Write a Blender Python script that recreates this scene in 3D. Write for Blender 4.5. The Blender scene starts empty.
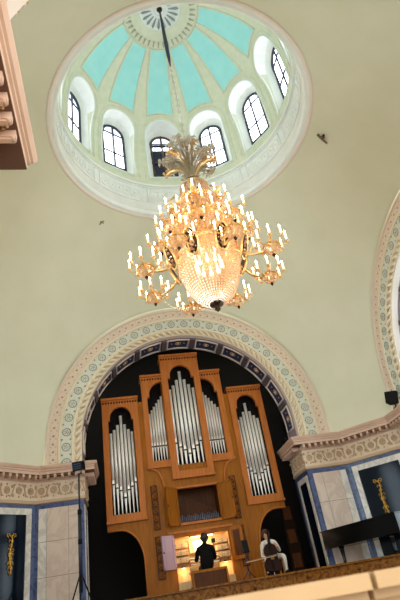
import bpy, bmesh, math, random
from mathutils import Vector, Matrix, noise
random.seed(7)
PI = math.pi
D = bpy.data
scene = bpy.context.scene
COL = scene.collection
sin, cos, sqrt = math.sin, math.cos, math.sqrt

# ------------------------------------------------------------------ colours
def lin(c):
    if isinstance(c, str):
        c = [int(c[i:i + 2], 16) / 255 for i in (0, 2, 4)]
    return tuple((v / 12.92 if v <= .04045 else ((v + .055) / 1.055) ** 2.4) for v in c) + (1,)

# ------------------------------------------------------------------ materials
def mat(name, c, rough=.6, metal=0, spec=.5, var=None, vs=4., bump=0, bs=20., coat=0, emit=None, es=0, stretch=None, trans=0):
    m = D.materials.new(name); m.use_nodes = True
    nt = m.node_tree; n = nt.nodes; L = nt.links
    b = n['Principled BSDF']
    b.inputs['Base Color'].default_value = lin(c)
    b.inputs['Roughness'].default_value = rough
    b.inputs['Metallic'].default_value = metal
    b.inputs['Specular IOR Level'].default_value = spec
    b.inputs['Coat Weight'].default_value = coat
    b.inputs['Transmission Weight'].default_value = trans
    if emit:
        b.inputs['Emission Color'].default_value = lin(emit); b.inputs['Emission Strength'].default_value = es
    if var or bump:
        tc = n.new('ShaderNodeTexCoord'); mp = n.new('ShaderNodeMapping')
        L.new(tc.outputs['Object'], mp.inputs['Vector'])
        if stretch: mp.inputs['Scale'].default_value = stretch
    if var:
        nz = n.new('ShaderNodeTexNoise'); nz.inputs['Scale'].default_value = vs; nz.inputs['Detail'].default_value = 6
        L.new(mp.outputs['Vector'], nz.inputs['Vector'])
        r = n.new('ShaderNodeValToRGB'); r.color_ramp.elements[0].position = .32; r.color_ramp.elements[1].position = .68
        r.color_ramp.elements[0].color = lin(c); r.color_ramp.elements[1].color = lin(var)
        L.new(nz.outputs['Fac'], r.inputs['Fac']); L.new(r.outputs['Color'], b.inputs['Base Color'])
    if bump:
        nb = n.new('ShaderNodeTexNoise'); nb.inputs['Scale'].default_value = bs; nb.inputs['Detail'].default_value = 3
        L.new(mp.outputs['Vector'], nb.inputs['Vector'])
        bp = n.new('ShaderNodeBump'); bp.inputs['Strength'].default_value = bump; bp.inputs['Distance'].default_value = .02
        L.new(nb.outputs['Fac'], bp.inputs['Height']); L.new(bp.outputs['Normal'], b.inputs['Normal'])
    return m

def emat(name, c, s):
    m = D.materials.new(name); m.use_nodes = True; n = m.node_tree.nodes; n.clear()
    e = n.new('ShaderNodeEmission'); e.inputs[0].default_value = lin(c); e.inputs[1].default_value = s
    o = n.new('ShaderNodeOutputMaterial'); m.node_tree.links.new(e.outputs[0], o.inputs[0]); return m

def crystal(name, c, gl=.3, tr=.25):
    m = D.materials.new(name); m.use_nodes = True; nt = m.node_tree; n = nt.nodes; n.clear(); L = nt.links
    t = n.new('ShaderNodeBsdfTranslucent'); t.inputs[0].default_value = lin(c)
    g = n.new('ShaderNodeBsdfGlossy'); g.inputs[0].default_value = lin(c); g.inputs['Roughness'].default_value = .12
    x = n.new('ShaderNodeBsdfTransparent')
    a = n.new('ShaderNodeMixShader'); a.inputs[0].default_value = gl
    b = n.new('ShaderNodeMixShader'); b.inputs[0].default_value = tr
    o = n.new('ShaderNodeOutputMaterial')
    L.new(t.outputs[0], a.inputs[1]); L.new(g.outputs[0], a.inputs[2]); L.new(a.outputs[0], b.inputs[1]); L.new(x.outputs[0], b.inputs[2])
    L.new(b.outputs[0], o.inputs[0]); return m

M = {}
M['plaster'] = mat('cream_plaster', 'd0d1b8', .75, var='d6d6bf', vs=.9, bump=.12, bs=6)
M['white'] = mat('white_stucco', 'e9ece4', .6, var='e0e5dd', vs=3)
M['ribcream'] = mat('cream_ribs', 'd5d6ba', .6, var='cbceb0', vs=5)
M['turq'] = mat('turquoise_paint', '98dad4', .6, var='a4e0d8', vs=2.5)
M['ringpink'] = mat('pale_pink_moulding', 'e9dcd0', .55)
M['pinkstone'] = mat('pinkish_stucco', 'd3b9a6', .6, var='c6a994', vs=6)
M['tick'] = mat('grey_tick', 'a9a38c', .7)
M['wreath'] = mat('green_wreath', '5d7d5a', .6)
M['rope'] = mat('cream_rope', 'e0d3b8', .5)
M['ropegold'] = mat('gilt_rope_edge', 'c4a072', .45)
M['bandpale'] = mat('pale_green_band', 'd6d5c4', .6, var='cdd0c0', vs=8)
M['scrollblue'] = mat('grey_blue_scroll', '8c9590', .6)
M['bandpink'] = mat('pink_band', 'd8c6b2', .6)
M['rose'] = mat('rose_motif', 'b78f7e', .6)
M['coffer'] = mat('dark_blue_coffer', '22355f', .6, var='1b2a4c', vs=6)
M['cofrib'] = mat('slate_rib', '57525c', .6)
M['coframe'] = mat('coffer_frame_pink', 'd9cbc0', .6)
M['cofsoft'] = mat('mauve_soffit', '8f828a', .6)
M['frieze'] = mat('frieze_stucco', 'd9c5ab', .65, var='d0baa0', vs=5)
M['friezerel'] = mat('frieze_relief', 'bca182', .6)
M['cornice'] = mat('cornice_stucco', 'd2b29c', .6, var='c8a690', vs=3)
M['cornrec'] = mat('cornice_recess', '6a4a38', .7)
M['gilt'] = mat('dull_gilding', 'b8946a', .5, metal=.2)

def marble(name, a, b, scale, rough=.25, w=.08):
    m = D.materials.new(name); m.use_nodes = True; nt = m.node_tree; n = nt.nodes; L = nt.links
    p = n['Principled BSDF']; p.inputs['Roughness'].default_value = rough
    tc = n.new('ShaderNodeTexCoord'); nz = n.new('ShaderNodeTexNoise'); nz.inputs['Scale'].default_value = scale
    nz.inputs['Detail'].default_value = 8; nz.inputs['Distortion'].default_value = 1.4
    L.new(tc.outputs['Object'], nz.inputs['Vector'])
    r = n.new('ShaderNodeValToRGB'); e = r.color_ramp.elements
    e[0].position = .5 - w * 2; e[0].color = lin(a); e[1].position = .5 + w * 2; e[1].color = lin(a)
    k = e.new(.5); k.color = lin(b)
    L.new(nz.outputs['Fac'], r.inputs['Fac']); L.new(r.outputs['Color'], p.inputs['Base Color']); return m
M['bluemarble'] = marble('blue_marble', '222e56', '46547f', 5, .3)
M['tanmarble'] = marble('tan_marble', 'd2bfae', 'c6ae9d', 1.3, .3, .05)
M['whitemarble'] = marble('white_marble', 'dcd5c8', 'c0bab2', 2, .3, .05)
M['darkglass'] = mat('dark_panel', '060c16', .10, spec=.10, var='071324', vs=1.5)
M['joint'] = mat('joint', '8d7868', .8)
M['dark'] = mat('niche_shade_black', '0b0908', .9)  # near-black base colour carries the deep shade of the organ niche
M['black'] = mat('black_gloss', '050506', .18, spec=.3)
M['blackmat'] = mat('black_matte', '0a0a0c', .7, spec=.2)
M['gold'] = mat('polished_gold', 'e0ac48', .3, metal=.7)
M['palegold'] = mat('pale_gold', 'f0cf94', .3, metal=.85)
M['hookmetal'] = mat('brown_fitting', '6e5a4a', .6)
M['bronze'] = mat('dark_bronze', '3a2414', .4, metal=.8)

def wood(name, a, b, rough=.45, sc=(9, 9, .8), fine=1.):
    m = D.materials.new(name); m.use_nodes = True; nt = m.node_tree; n = nt.nodes; L = nt.links
    p = n['Principled BSDF']; p.inputs['Roughness'].default_value = rough; p.inputs['Specular IOR Level'].default_value = .14
    tc = n.new('ShaderNodeTexCoord'); mp = n.new('ShaderNodeMapping'); mp.inputs['Scale'].default_value = sc
    nz = n.new('ShaderNodeTexNoise'); nz.inputs['Scale'].default_value = 2.2 * fine; nz.inputs['Detail'].default_value = 7; nz.inputs['Distortion'].default_value = .8
    L.new(tc.outputs['Object'], mp.inputs['Vector']); L.new(mp.outputs['Vector'], nz.inputs['Vector'])
    r = n.new('ShaderNodeValToRGB'); r.color_ramp.elements[0].position = .35; r.color_ramp.elements[1].position = .7
    r.color_ramp.elements[0].color = lin(a); r.color_ramp.elements[1].color = lin(b)
    L.new(nz.outputs['Fac'], r.inputs['Fac']); L.new(r.outputs['Color'], p.inputs['Base Color'])
    bp = n.new('ShaderNodeBump'); bp.inputs['Strength'].default_value = .1
    L.new(nz.outputs['Fac'], bp.inputs['Height']); L.new(bp.outputs['Normal'], p.inputs['Normal']); return m
M['oak'] = wood('honey_oak', '8a5010', 'a26218')
M['oakred'] = wood('red_oak_frame', 'ac6028', 'bc7438')
M['oakdark'] = wood('dark_oak', '46240a', '5a3110')
M['oaklight'] = wood('light_maple', 'd9b27c', 'e4c594')
M['burl'] = wood('brown_burl', '532d08', '8c581a', .4, (2, 2, 2), 3)
M['chairwood'] = wood('beech', 'a5713a', 'b9854a')
M['cello'] = wood('cello_varnish', '1a0804', '2a0e06', .5)
M['stonecream'] = mat('cream_stone', 'aa8e68', .6, var='9c7f59', vs=3, bump=.1, bs=10)
M['floor'] = mat('stone_floor', '8d7860', .5, var='7b684f', vs=2)
M['pipe'] = mat('tin_pipe', 'f0ede6', .34, metal=.3)
M['pipeshade'] = mat('shaded_small_pipe', '6c6e7c', .4, metal=.5)  # pipe metal darkened in colour for the shade inside the swell box
M['shadewood'] = wood('shade_dark_wood', '1a0d04', '281505', .8)  # wood with shadow put into its colour, for the screen leaf
M['pipedark'] = mat('pipe_mouth', '12100e', .6)
M['lilac'] = mat('lilac_door', 'b394a4', .5)
M['keys'] = mat('ivory_keys', 'efe6cf', .4)
M['skin'] = mat('skin', 'd09a7a', .55)
M['suit'] = mat('black_cloth', '070606', .9, spec=.2)
M['jacket'] = mat('white_jacket', 'd9d2c8', .7)
M['hairdark'] = mat('dark_hair', '120c08', .6)
M['hairred'] = mat('auburn_hair', '4c2413', .55)
M['shirt'] = mat('dark_shirt', '2a1512', .8)
M['bluegrey'] = mat('blue_grey_metal', '2c3040', .4, metal=.5)
M['pane'] = emat('bright_window_pane', 'eef4ff', 5.2)
M['panetop'] = emat('window_pane_sky', 'cfe0f4', 2.2)
M['panedim'] = mat('dark_window_pane', '1c2138', .15)
M['panearm'] = emat('arm_window_pane', 'd4e8f2', 14.0)
M['frame'] = mat('dark_window_frame', '2c2f3a', .5)
M['framebrown'] = mat('brown_window_frame', '4e3428', .5)
M['flame'] = emat('candle_bulb', 'ffdcb0', 26)
M['bulb'] = emat('basket_bulb', 'ffe2c0', 4)
M['lamp'] = emat('warm_lamp', 'ffc070', 12)
M['candle'] = mat('candle_sleeve', 'fff0d8', .5, emit='ffe2b4', es=2.2)
M['crystal'] = crystal('crystal', 'ffe6d0', .3, .2)
M['basketglass'] = crystal('basket_glass', 'ffdcb4', .2, .55)
M['crystalgrey'] = crystal('grey_crystal', 'eae4d8', .35, .1)
M['paper'] = mat('sheet_paper', 'f2ead8', .7)

# ------------------------------------------------------------------ mesh builder
class MB:
    def __init__(s): s.v = []; s.f = []; s.mi = []; s.sm = []; s.mats = []
    def m(s, mt):
        if mt not in s.mats: s.mats.append(mt)
        return s.mats.index(mt)
    def add(s, vs, fs, mt=None, smooth=False):
        o = len(s.v); s.v += [Vector(v) for v in vs]; k = s.m(mt)
        for f in fs: s.f.append([i + o for i in f]); s.mi.append(k); s.sm.append(smooth)
        return o
    def box(s, c, d, mt=None, R=None):
        vs = [Vector((x * d[0] / 2, y * d[1] / 2, z * d[2] / 2)) for x in (-1, 1) for y in (-1, 1) for z in (-1, 1)]
        if R is not None: vs = [R @ v for v in vs]
        c = Vector(c)
        s.add([v + c for v in vs], [(0, 1, 3, 2), (4, 6, 7, 5), (0, 4, 5, 1), (2, 3, 7, 6), (0, 2, 6, 4), (1, 5, 7, 3)], mt)
    def bbox(s, a, b, mt=None):
        s.box([(a[i] + b[i]) / 2 for i in range(3)], [abs(b[i] - a[i]) for i in range(3)], mt)
    def tube(s, path, r, n=8, mt=None, cap=True, smooth=True, closed=False):
        P = [Vector(p) for p in path]; k = len(P)
        rs = r if isinstance(r, (list, tuple)) else [r] * k
        up = None; vs = []
        for i in range(k):
            if closed: t = P[(i + 1) % k] - P[i - 1]
            else: t = P[min(i + 1, k - 1)] - P[max(i - 1, 0)]
            t.normalize()
            if up is None:
                up = Vector((0, 0, 1)) if abs(t.z) < .9 else Vector((1, 0, 0))
            a = t.cross(up)
            if a.length < 1e-6: a = t.orthogonal()
            a.normalize(); up = a.cross(t).normalized()
            for j in range(n):
                w = 2 * PI * j / n; vs.append(P[i] + (a * cos(w) + up * sin(w)) * rs[i])
        fs = []
        for i in range(k if closed else k - 1):
            i2 = (i + 1) % k
            for j in range(n): fs.append((i * n + j, i * n + (j + 1) % n, i2 * n + (j + 1) % n, i2 * n + j))
        if cap and not closed: fs += [tuple(range(n - 1, -1, -1)), tuple((k - 1) * n + j for j in range(n))]
        s.add(vs, fs, mt, smooth)
    def lathe(s, prof, n=24, mt=None, c=(0, 0, 0), smooth=True, mts=None, a0=0, a1=2 * PI):
        full = abs(a1 - a0 - 2 * PI) < 1e-6
        cols = n if full else n + 1; k = len(prof); vs = []
        for j in range(cols):
            w = a0 + (a1 - a0) * j / n
            for r, z in prof: vs.append((c[0] + r * cos(w), c[1] + r * sin(w), c[2] + z))
        for i in range(k - 1):
            fs = []
            for j in range(n):
                j2 = (j + 1) % cols
                if prof[i][0] < 1e-6: fs.append((j * k + i, j2 * k + i + 1, j * k + i + 1)[::1])
                elif prof[i + 1][0] < 1e-6: fs.append((j * k + i, j2 * k + i, j * k + i + 1))
                else: fs.append((j * k + i, j2 * k + i, j2 * k + i + 1, j * k + i + 1))
            s._tmp = None
            if i == 0: base = s.add(vs, fs, mts[i] if mts else mt, smooth)
            else:
                q = s.m(mts[i] if mts else mt)
                for f in fs: s.f.append([x + base for x in f]); s.mi.append(q); s.sm.append(smooth)
    def ball(s, c, r, n=10, k=6, mt=None, sc=(1, 1, 1)):
        vs = []; fs = []
        for i in range(k + 1):
            t = PI * i / k
            for j in range(n):
                w = 2 * PI * j / n
                vs.append((c[0] + r * sc[0] * sin(t) * cos(w), c[1] + r * sc[1] * sin(t) * sin(w), c[2] + r * sc[2] * cos(t)))
        for i in range(k):
            for j in range(n): fs.append((i * n + j, (i + 1) * n + j, (i + 1) * n + (j + 1) % n, i * n + (j + 1) % n))
        s.add(vs, fs, mt, True)
    def octa(s, c, r, mt=None, h=None):
        h = h or r; x, y, z = c
        s.add([(x + r, y, z), (x, y + r, z), (x - r, y, z), (x, y - r, z), (x, y, z + h), (x, y, z - h)],
              [(0, 1, 4), (1, 2, 4), (2, 3, 4), (3, 0, 4), (1, 0, 5), (2, 1, 5), (3, 2, 5), (0, 3, 5)], mt)
    def torus(s, c, R, r, n=20, k=6, mt=None, X=(1, 0, 0), Y=(0, 1, 0)):
        X = Vector(X); Y = Vector(Y); c = Vector(c)
        s.tube([c + (X * cos(2 * PI * i / n) + Y * sin(2 * PI * i / n)) * R for i in range(n)], r, k, mt, closed=True)
    def prism(s, poly, z0, z1, mt=None, smooth=False):
        n = len(poly); vs = [(p[0], p[1], z0) for p in poly] + [(p[0], p[1], z1) for p in poly]
        fs = [tuple(range(n - 1, -1, -1)), tuple(range(n, 2 * n))]
        s.add(vs, fs, mt)
        o = len(s.v) - 2 * n; k = s.m(mt)
        for i in range(n):
            s.f.append([o + i, o + (i + 1) % n, o + n + (i + 1) % n, o + n + i]); s.mi.append(k); s.sm.append(smooth)
    def sweep(s, path, prof, mts, closed=False, smooth=False, nrm=None):
        # path: list of (x,y); outward normal on the left->right side; prof list of (offset, z)
        P = [Vector((p[0], p[1])) for p in path]; k = len(P); offs = []
        for i in range(k):
            def nn(a, b):
                t = (b - a).normalized(); return Vector((t.y, -t.x))
            n1 = nn(P[i - 1], P[i]) if (i > 0 or closed) else None
            n2 = nn(P[i], P[(i + 1) % k]) if (i < k - 1 or closed) else None
            if n1 is None: o = n2
            elif n2 is None: o = n1
            else:
                o = (n1 + n2).normalized(); o = o / max(.2, o.dot(n1))
            offs.append(o)
        m_ = len(prof); vs = []
        for i in range(k):
            for o, z in prof: q = P[i] + offs[i] * o; vs.append((q.x, q.y, z))
        base = s.add(vs, [], mts[0])
        for i in range(k if closed else k - 1):
            i2 = (i + 1) % k
            for j in range(m_ - 1):
                s.f.append([base + i * m_ + j, base + i2 * m_ + j, base + i2 * m_ + j + 1, base + i * m_ + j + 1])
                s.mi.append(s.m(mts[j] if len(mts) > 1 else mts[0])); s.sm.append(smooth)
    def mesh(s, name, off=None):
        me = D.meshes.new(name)
        off = off or Vector((0, 0, 0))
        me.from_pydata([tuple(v - off) for v in s.v], [], s.f)
        for mt in s.mats: me.materials.append(mt)
        me.polygons.foreach_set('material_index', s.mi); me.polygons.foreach_set('use_smooth', s.sm)
        me.update(); return me

def wloc(o):
    p = Vector((0, 0, 0))
    while o: p = p + o.location; o = o.parent
    return p
def tag(o, label, cat, group=None, kind=None):
    o['label'] = label
    if cat: o['category'] = cat
    if group: o['group'] = group
    if kind: o['kind'] = kind
    return o
def obj(name, mb, parent=None, local=False, fixn=True):
    off = Vector((0, 0, 0)) if (local or not parent) else wloc(parent)
    me = mb.mesh(name, off) if isinstance(mb, MB) else mb
    if fixn and isinstance(mb, MB):
        bm = bmesh.new(); bm.from_mesh(me); bmesh.ops.recalc_face_normals(bm, faces=bm.faces); bm.to_mesh(me); bm.free()
    o = D.objects.new(name, me); COL.objects.link(o)
    if parent: o.parent = parent
    return o
def struct(name, mb, label, cat, fixn=True):
    return tag(obj(name, mb, fixn=fixn), label, cat, kind='structure')
def thing(name, loc, label, cat, group=None):
    o = D.objects.new(name, None); COL.objects.link(o); o.location = loc; o.empty_display_size = .1
    return tag(o, label, cat, group)
def dup(o, parent=None, rz=None, loc=None):
    c = o.copy(); COL.objects.link(c)
    if parent: c.parent = parent
    if rz is not None: c.rotation_euler.z = rz
    if loc is not None: c.location = loc
    for ch in list(o.children):
        dup(ch, c)
    return c
def bake(o):
    dg = bpy.context.evaluated_depsgraph_get(); dg.update()
    me = D.meshes.new_from_object(o.evaluated_get(dg), depsgraph=dg)
    return me
def plate(loops, y0, y1, mt, bevel=0.):
    """solid between y0 (front) and y1, outline loops in (x,z), first outer then holes"""
    cu = D.curves.new('plate', 'CURVE'); cu.dimensions = '2D'; cu.fill_mode = 'BOTH'
    cu.extrude = abs(y1 - y0) / 2 - bevel; cu.bevel_depth = bevel; cu.bevel_resolution = 1
    for lp in loops:
        sp = cu.splines.new('POLY'); sp.points.add(len(lp) - 1)
        for p, q in zip(sp.points, lp): p.co = (q[0], q[1], 0, 1)
        sp.use_cyclic_u = True
    o = D.objects.new('plate', cu); COL.objects.link(o)
    me = bake(o); D.objects.remove(o); D.curves.remove(cu)
    mb = MB(); ym = (y0 + y1) / 2
    mb.add([(v.co.x, ym - v.co.z, v.co.y) for v in me.vertices], [tuple(p.vertices) for p in me.polygons], mt)
    D.meshes.remove(me); return mb
def merge(a, b):
    o = len(a.v); a.v += b.v
    for f, k, sm in zip(b.f, b.mi, b.sm): a.f.append([i + o for i in f]); a.mi.append(a.m(b.mats[k])); a.sm.append(sm)
    return a
def arc(cx, cz, r, a0, a1, n):
    return [(cx + r * cos(a0 + (a1 - a0) * i / n), cz + r * sin(a0 + (a1 - a0) * i / n)) for i in range(n + 1)]
def R4(k): return k * PI / 2

# ================================================================== THE ROOM
FZ = -1.3          # nave floor
STZ = .30          # stage floor
W = 6.0            # plane of the four arches
RI, RO, ZC = 3.319, 4.404, 4.58
HZ = 3.88          # cornice lip

# ---- floor
fl = MB(); fl.bbox((-9, -13, FZ - .2), (9, 11, FZ)); fl.mats = [M['floor']]
struct('floor', fl, 'stone floor of the hall below the stage', 'floor')
st = MB(); st.bbox((-5.6, 3.4, FZ), (5.6, 10.2, STZ - .04), M['burl']); st.bbox((-5.6, 3.34, STZ - .04), (5.6, 10.2, STZ), M['burl'])
for i in range(26): st.ball((-5.4 + i * .42, 3.34, .02 + .12 * sin(i * 2.3)), .05, 6, 4, M['oakdark'], (1, .3, .7))
struct('stage', st, 'raised brown wooden stage in front of the organ', 'stage')

# ---- pendentive vault (oculus to arches)
K = 1.03; RHO2 = 55.4
def pend_z(r): return ZC + K * sqrt(max(0, RHO2 - r * r))
vb = MB(); NA, NR = 192, 26; vs = []
for i in range(NA):
    a = 2 * PI * i / NA
    rm = min(W / max(abs(cos(a)), 1e-6), W / max(abs(sin(a)), 1e-6), sqrt(RHO2))
    for j in range(NR + 1):
        t = j / NR; r = 3.60 + (rm - 3.60) * t ** .8
        vs.append((r * cos(a), r * sin(a), pend_z(r) if rm > 7.44 or t < 1 else pend_z(rm)))
    rm2 = rm; vs.append((rm2 * cos(a), rm2 * sin(a), HZ - .1 if rm > 7.43 else pend_z(rm2)))
n_ = NR + 2
fs = [(i * n_ + j, i * n_ + j + 1, ((i + 1) % NA) * n_ + j + 1, ((i + 1) % NA) * n_ + j) for i in range(NA) for j in range(n_ - 1)]
vb.add(vs, fs, M['plaster'], True)
struct('ceiling', vb, 'smooth cream plaster vault between the arches and the round dome opening', 'ceiling')

# ---- dome drum : boolean cut shell
ZD, RD, BD = 13.67, 3.45, 4.047
def dome_z(r): return ZD + BD * sqrt(max(0, 1 - r * r / RD / RD))
def surf_r(z): return RD if z < ZD else RD * sqrt(max(1e-5, 1 - ((z - ZD) / BD) ** 2))
def on_dome(a, r, inset=0.):   # azimuth from +y, horizontal radius
    z = dome_z(r); n = Vector((r / RD ** 2, (z - ZD) / BD ** 2)).normalized()
    q = r - n.x * inset; return Vector((q * sin(a), q * cos(a), z - n.y * inset))
prof = [(3.49, 11.35), (3.49, 12.58), (RD, 12.64), (RD, 13.2)]
for i in range(0, 25):
    t = PI / 2 * i / 24; prof.append((max(0., RD * cos(t)), ZD + BD * sin(t)))
outer = [(4.0 * cos(PI / 2 * (1 - i / 12)), ZD + 4.6 * sin(PI / 2 * (1 - i / 12))) for i in range(13)] + [(4.0, 11.35)]
def shell():
    P = prof[:-1]; Q = outer[1:]; mb = MB(); n = 144; vs = []; idx = []; fs = []
    for (r, z) in P + Q:
        idx.append(len(vs)); vs += [(r * cos(2 * PI * j / n), r * sin(2 * PI * j / n), z) for j in range(n)]
    top_in = len(vs); vs.append((0, 0, ZD + BD)); top_out = len(vs); vs.append((0, 0, ZD + 4.6))
    def strip(a, b):
        for j in range(n): fs.append((a + j, a + (j + 1) % n, b + (j + 1) % n, b + j))
    for i in range(len(P) - 1): strip(idx[i], idx[i + 1])
    l = idx[len(P) - 1]; q0 = len(P)
    for j in range(n): fs.append((l + j, l + (j + 1) % n, top_in)); fs.append((idx[q0] + j, top_out, idx[q0] + (j + 1) % n))
    for i in range(q0, len(idx) - 1): strip(idx[i], idx[i + 1])
    strip(idx[-1], idx[0])
    mb.add(vs, fs, M['white'], True); return mb
drum = obj('dome', shell())
def niche(r):      # half width, sill z, crown z at radius r
    d = max(0, r - 3.45); return .62 - d * .85, 12.98 + d * 1.5, 15.58 - d * .8
def outline(r, n=14):
    w, zb, zt = niche(r); zs = zt - w
    return [(-w, zb), (w, zb), (w, zs)] + [(w * cos(PI * i / n), zs + w * sin(PI * i / n)) for i in range(1, n)] + [(-w, zs)]
cut = MB()
for k in range(12):
    a = 2 * PI * k / 12; ux, uy = sin(a), cos(a); tx, ty = cos(a), -sin(a); n = 17; vs = []
    for r in (2.4, 3.45, 3.9, 4.3):
        A = outline(min(r, 3.9)); n = len(A); vs += [(ux * r + tx * p, uy * r + ty * p, z) for p, z in A]
    fs = [tuple(range(n)), tuple(range(4 * n - 1, 3 * n - 1, -1))]
    for q in range(3): fs += [(q * n + i, (q + 1) * n + i, (q + 1) * n + (i + 1) % n, q * n + (i + 1) % n) for i in range(n)]
    cut.add(vs, fs, M['white'])
co = obj('cutter', cut)
bmod = drum.modifiers.new('b', 'BOOLEAN'); bmod.object = co; bmod.operation = 'DIFFERENCE'; bmod.solver = 'EXACT'
me = bake(drum); drum.modifiers.clear(); drum.data = me; D.objects.remove(co)
me.materials.clear(); me.materials.append(M['white']); me.materials.append(M['ribcream'])
for p in me.polygons:
    c = p.center; r = math.hypot(c.x, c.y); rs = surf_r(c.z)
    inner = abs(r - rs) < .04
    p.material_index = 1 if (inner and c.z > 12.66) else 0
    p.use_smooth = inner
tag(drum, 'round drum and dome with turquoise panels high above the chandelier', 'dome', kind='structure')
pm = MB(); rim = MB(); nrim = MB()
for k in range(12):
    a0 = 2 * PI * k / 12; nx, nz = 10, 14; vs = []; hw = math.radians(9.7)
    for j in range(nz + 1):
        for i in range(nx + 1):
            s_ = -1 + 2 * i / nx
            rb = surf_r(15.84 - .12 * s_ * s_); r = rb + (1.33 - rb) * (j / nz)
            vs.append(on_dome(a0 + hw * (1 + .22 * j / nz) * s_, r, .012))
    n1 = nx + 1
    pm.add(vs, [(j * n1 + i, j * n1 + i + 1, (j + 1) * n1 + i + 1, (j + 1) * n1 + i) for j in range(nz) for i in range(nx)], M['turq'], True)
    edge = [vs[i] for i in range(n1)] + [vs[j * n1 + nx] for j in range(1, nz + 1)] + [vs[nz * n1 + i] for i in range(nx - 1, -1, -1)] + [vs[j * n1] for j in range(nz - 1, 0, -1)]
    rim.tube(edge, .035, 5, M['ribcream'], closed=True)
    for grow, rr in ((.02, .03), (.16, .02)):     # raised moulding round each niche
        w, zb, zt = niche(3.4); w += grow; zs = zt - w + grow
        pts = [(w, 12.9 + i * (zs - 12.9) / 8) for i in range(8)] + [(w * cos(PI * i / 16), zs + w * sin(PI * i / 16)) for i in range(17)] + [(-w, zs - i * (zs - 12.9) / 8) for i in range(1, 9)]
        path = []
        for x, z in pts:
            r = surf_r(z) - .004; y = sqrt(max(.01, r * r - x * x))
            path.append((sin(a0) * y + cos(a0) * x, cos(a0) * y - sin(a0) * x, z))
        nrim.tube(path, rr, 5, M['white'] if grow < .1 else M['ribcream'])
obj('painted_panels', pm, drum, fixn=False)
obj('panel_mouldings', rim, drum)
obj('niche_mouldings', nrim, drum)
# apex medallion
md = MB()
def dome_ring(r, rr, mt): md.torus((0, 0, dome_z(r) - .01), r, rr, 48, 6, mt)
md.lathe([(1.30, dome_z(1.3) - .02), (1.27, dome_z(1.27) - .08), (1.0, dome_z(1.0) - .10), (.92, dome_z(.92) - .07), (.78, dome_z(.78) - .10), (.70, dome_z(.7) - .06), (0.001, ZD + BD - .06)], 60, M['ribcream'], mts=[M['ribcream']] * 5 + [M['white']])
for r in (1.28, .96, .73): dome_ring(r, .035, M['ribcream'])
dome_ring(.24, .075, M['wreath'])
for k in range(40):
    a = 2 * PI * k / 40; r = 1.13
    md.box((r * sin(a), r * cos(a), dome_z(r) - .105), (.05, .2, .05), M['tick'], Matrix.Rotation(-a, 3, 'Z'))
for k in range(18):
    a = 2 * PI * k / 18
    md.tube([(r * sin(a), r * cos(a), dome_z(r) - .10) for r in (.3, .45, .58, .66)], [.012, .035, .05, .012], 6, M['scrollblue'])
obj('ceiling_medallion', md, drum)
# oculus ring mouldings and relief band
rg = MB()
rp = [(3.60, 11.42), (3.70, 11.30), (3.68, 11.22), (3.61, 11.21), (3.59, 11.25), (3.53, 11.25), (3.50, 11.23), (3.45, 11.27), (3.44, 11.36), (3.49, 11.42)]
rg.lathe(rp, 144, mts=[M['ringpink']] * 4 + [M['white']] * 5)
obj('oculus_moulding', rg, drum, fixn=False)
bd = MB()
def rpt(a, r, z): return (r * sin(a), r * cos(a), z)
for z, rr in ((12.60, .05), (12.48, .02), (11.80, .025)): bd.torus((0, 0, z), 3.475, rr, 96, 6, M['white'])
for k in range(12):
    a0 = 2 * PI * k / 12
    for s_ in (-1, 1):   # pilaster under each rib
        a = a0 + PI / 12 + s_ * .035
        bd.tube([rpt(a, 3.48, 11.84), rpt(a, 3.48, 12.44)], .03, 4, M['white'])
    for q in range(5):   # interlaced rings
        a = a0 - .16 + q * .08
        bd.tube([rpt(a + .045 * cos(t), 3.485, 12.14 + .2 * sin(t)) for t in [2 * PI * u / 14 for u in range(14)]], .020, 4, M['white'], closed=True)
        bd.ball(rpt(a, 3.485, 12.14), .04, 6, 4, M['white'])
obj('relief_frieze', bd, drum)

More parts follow.
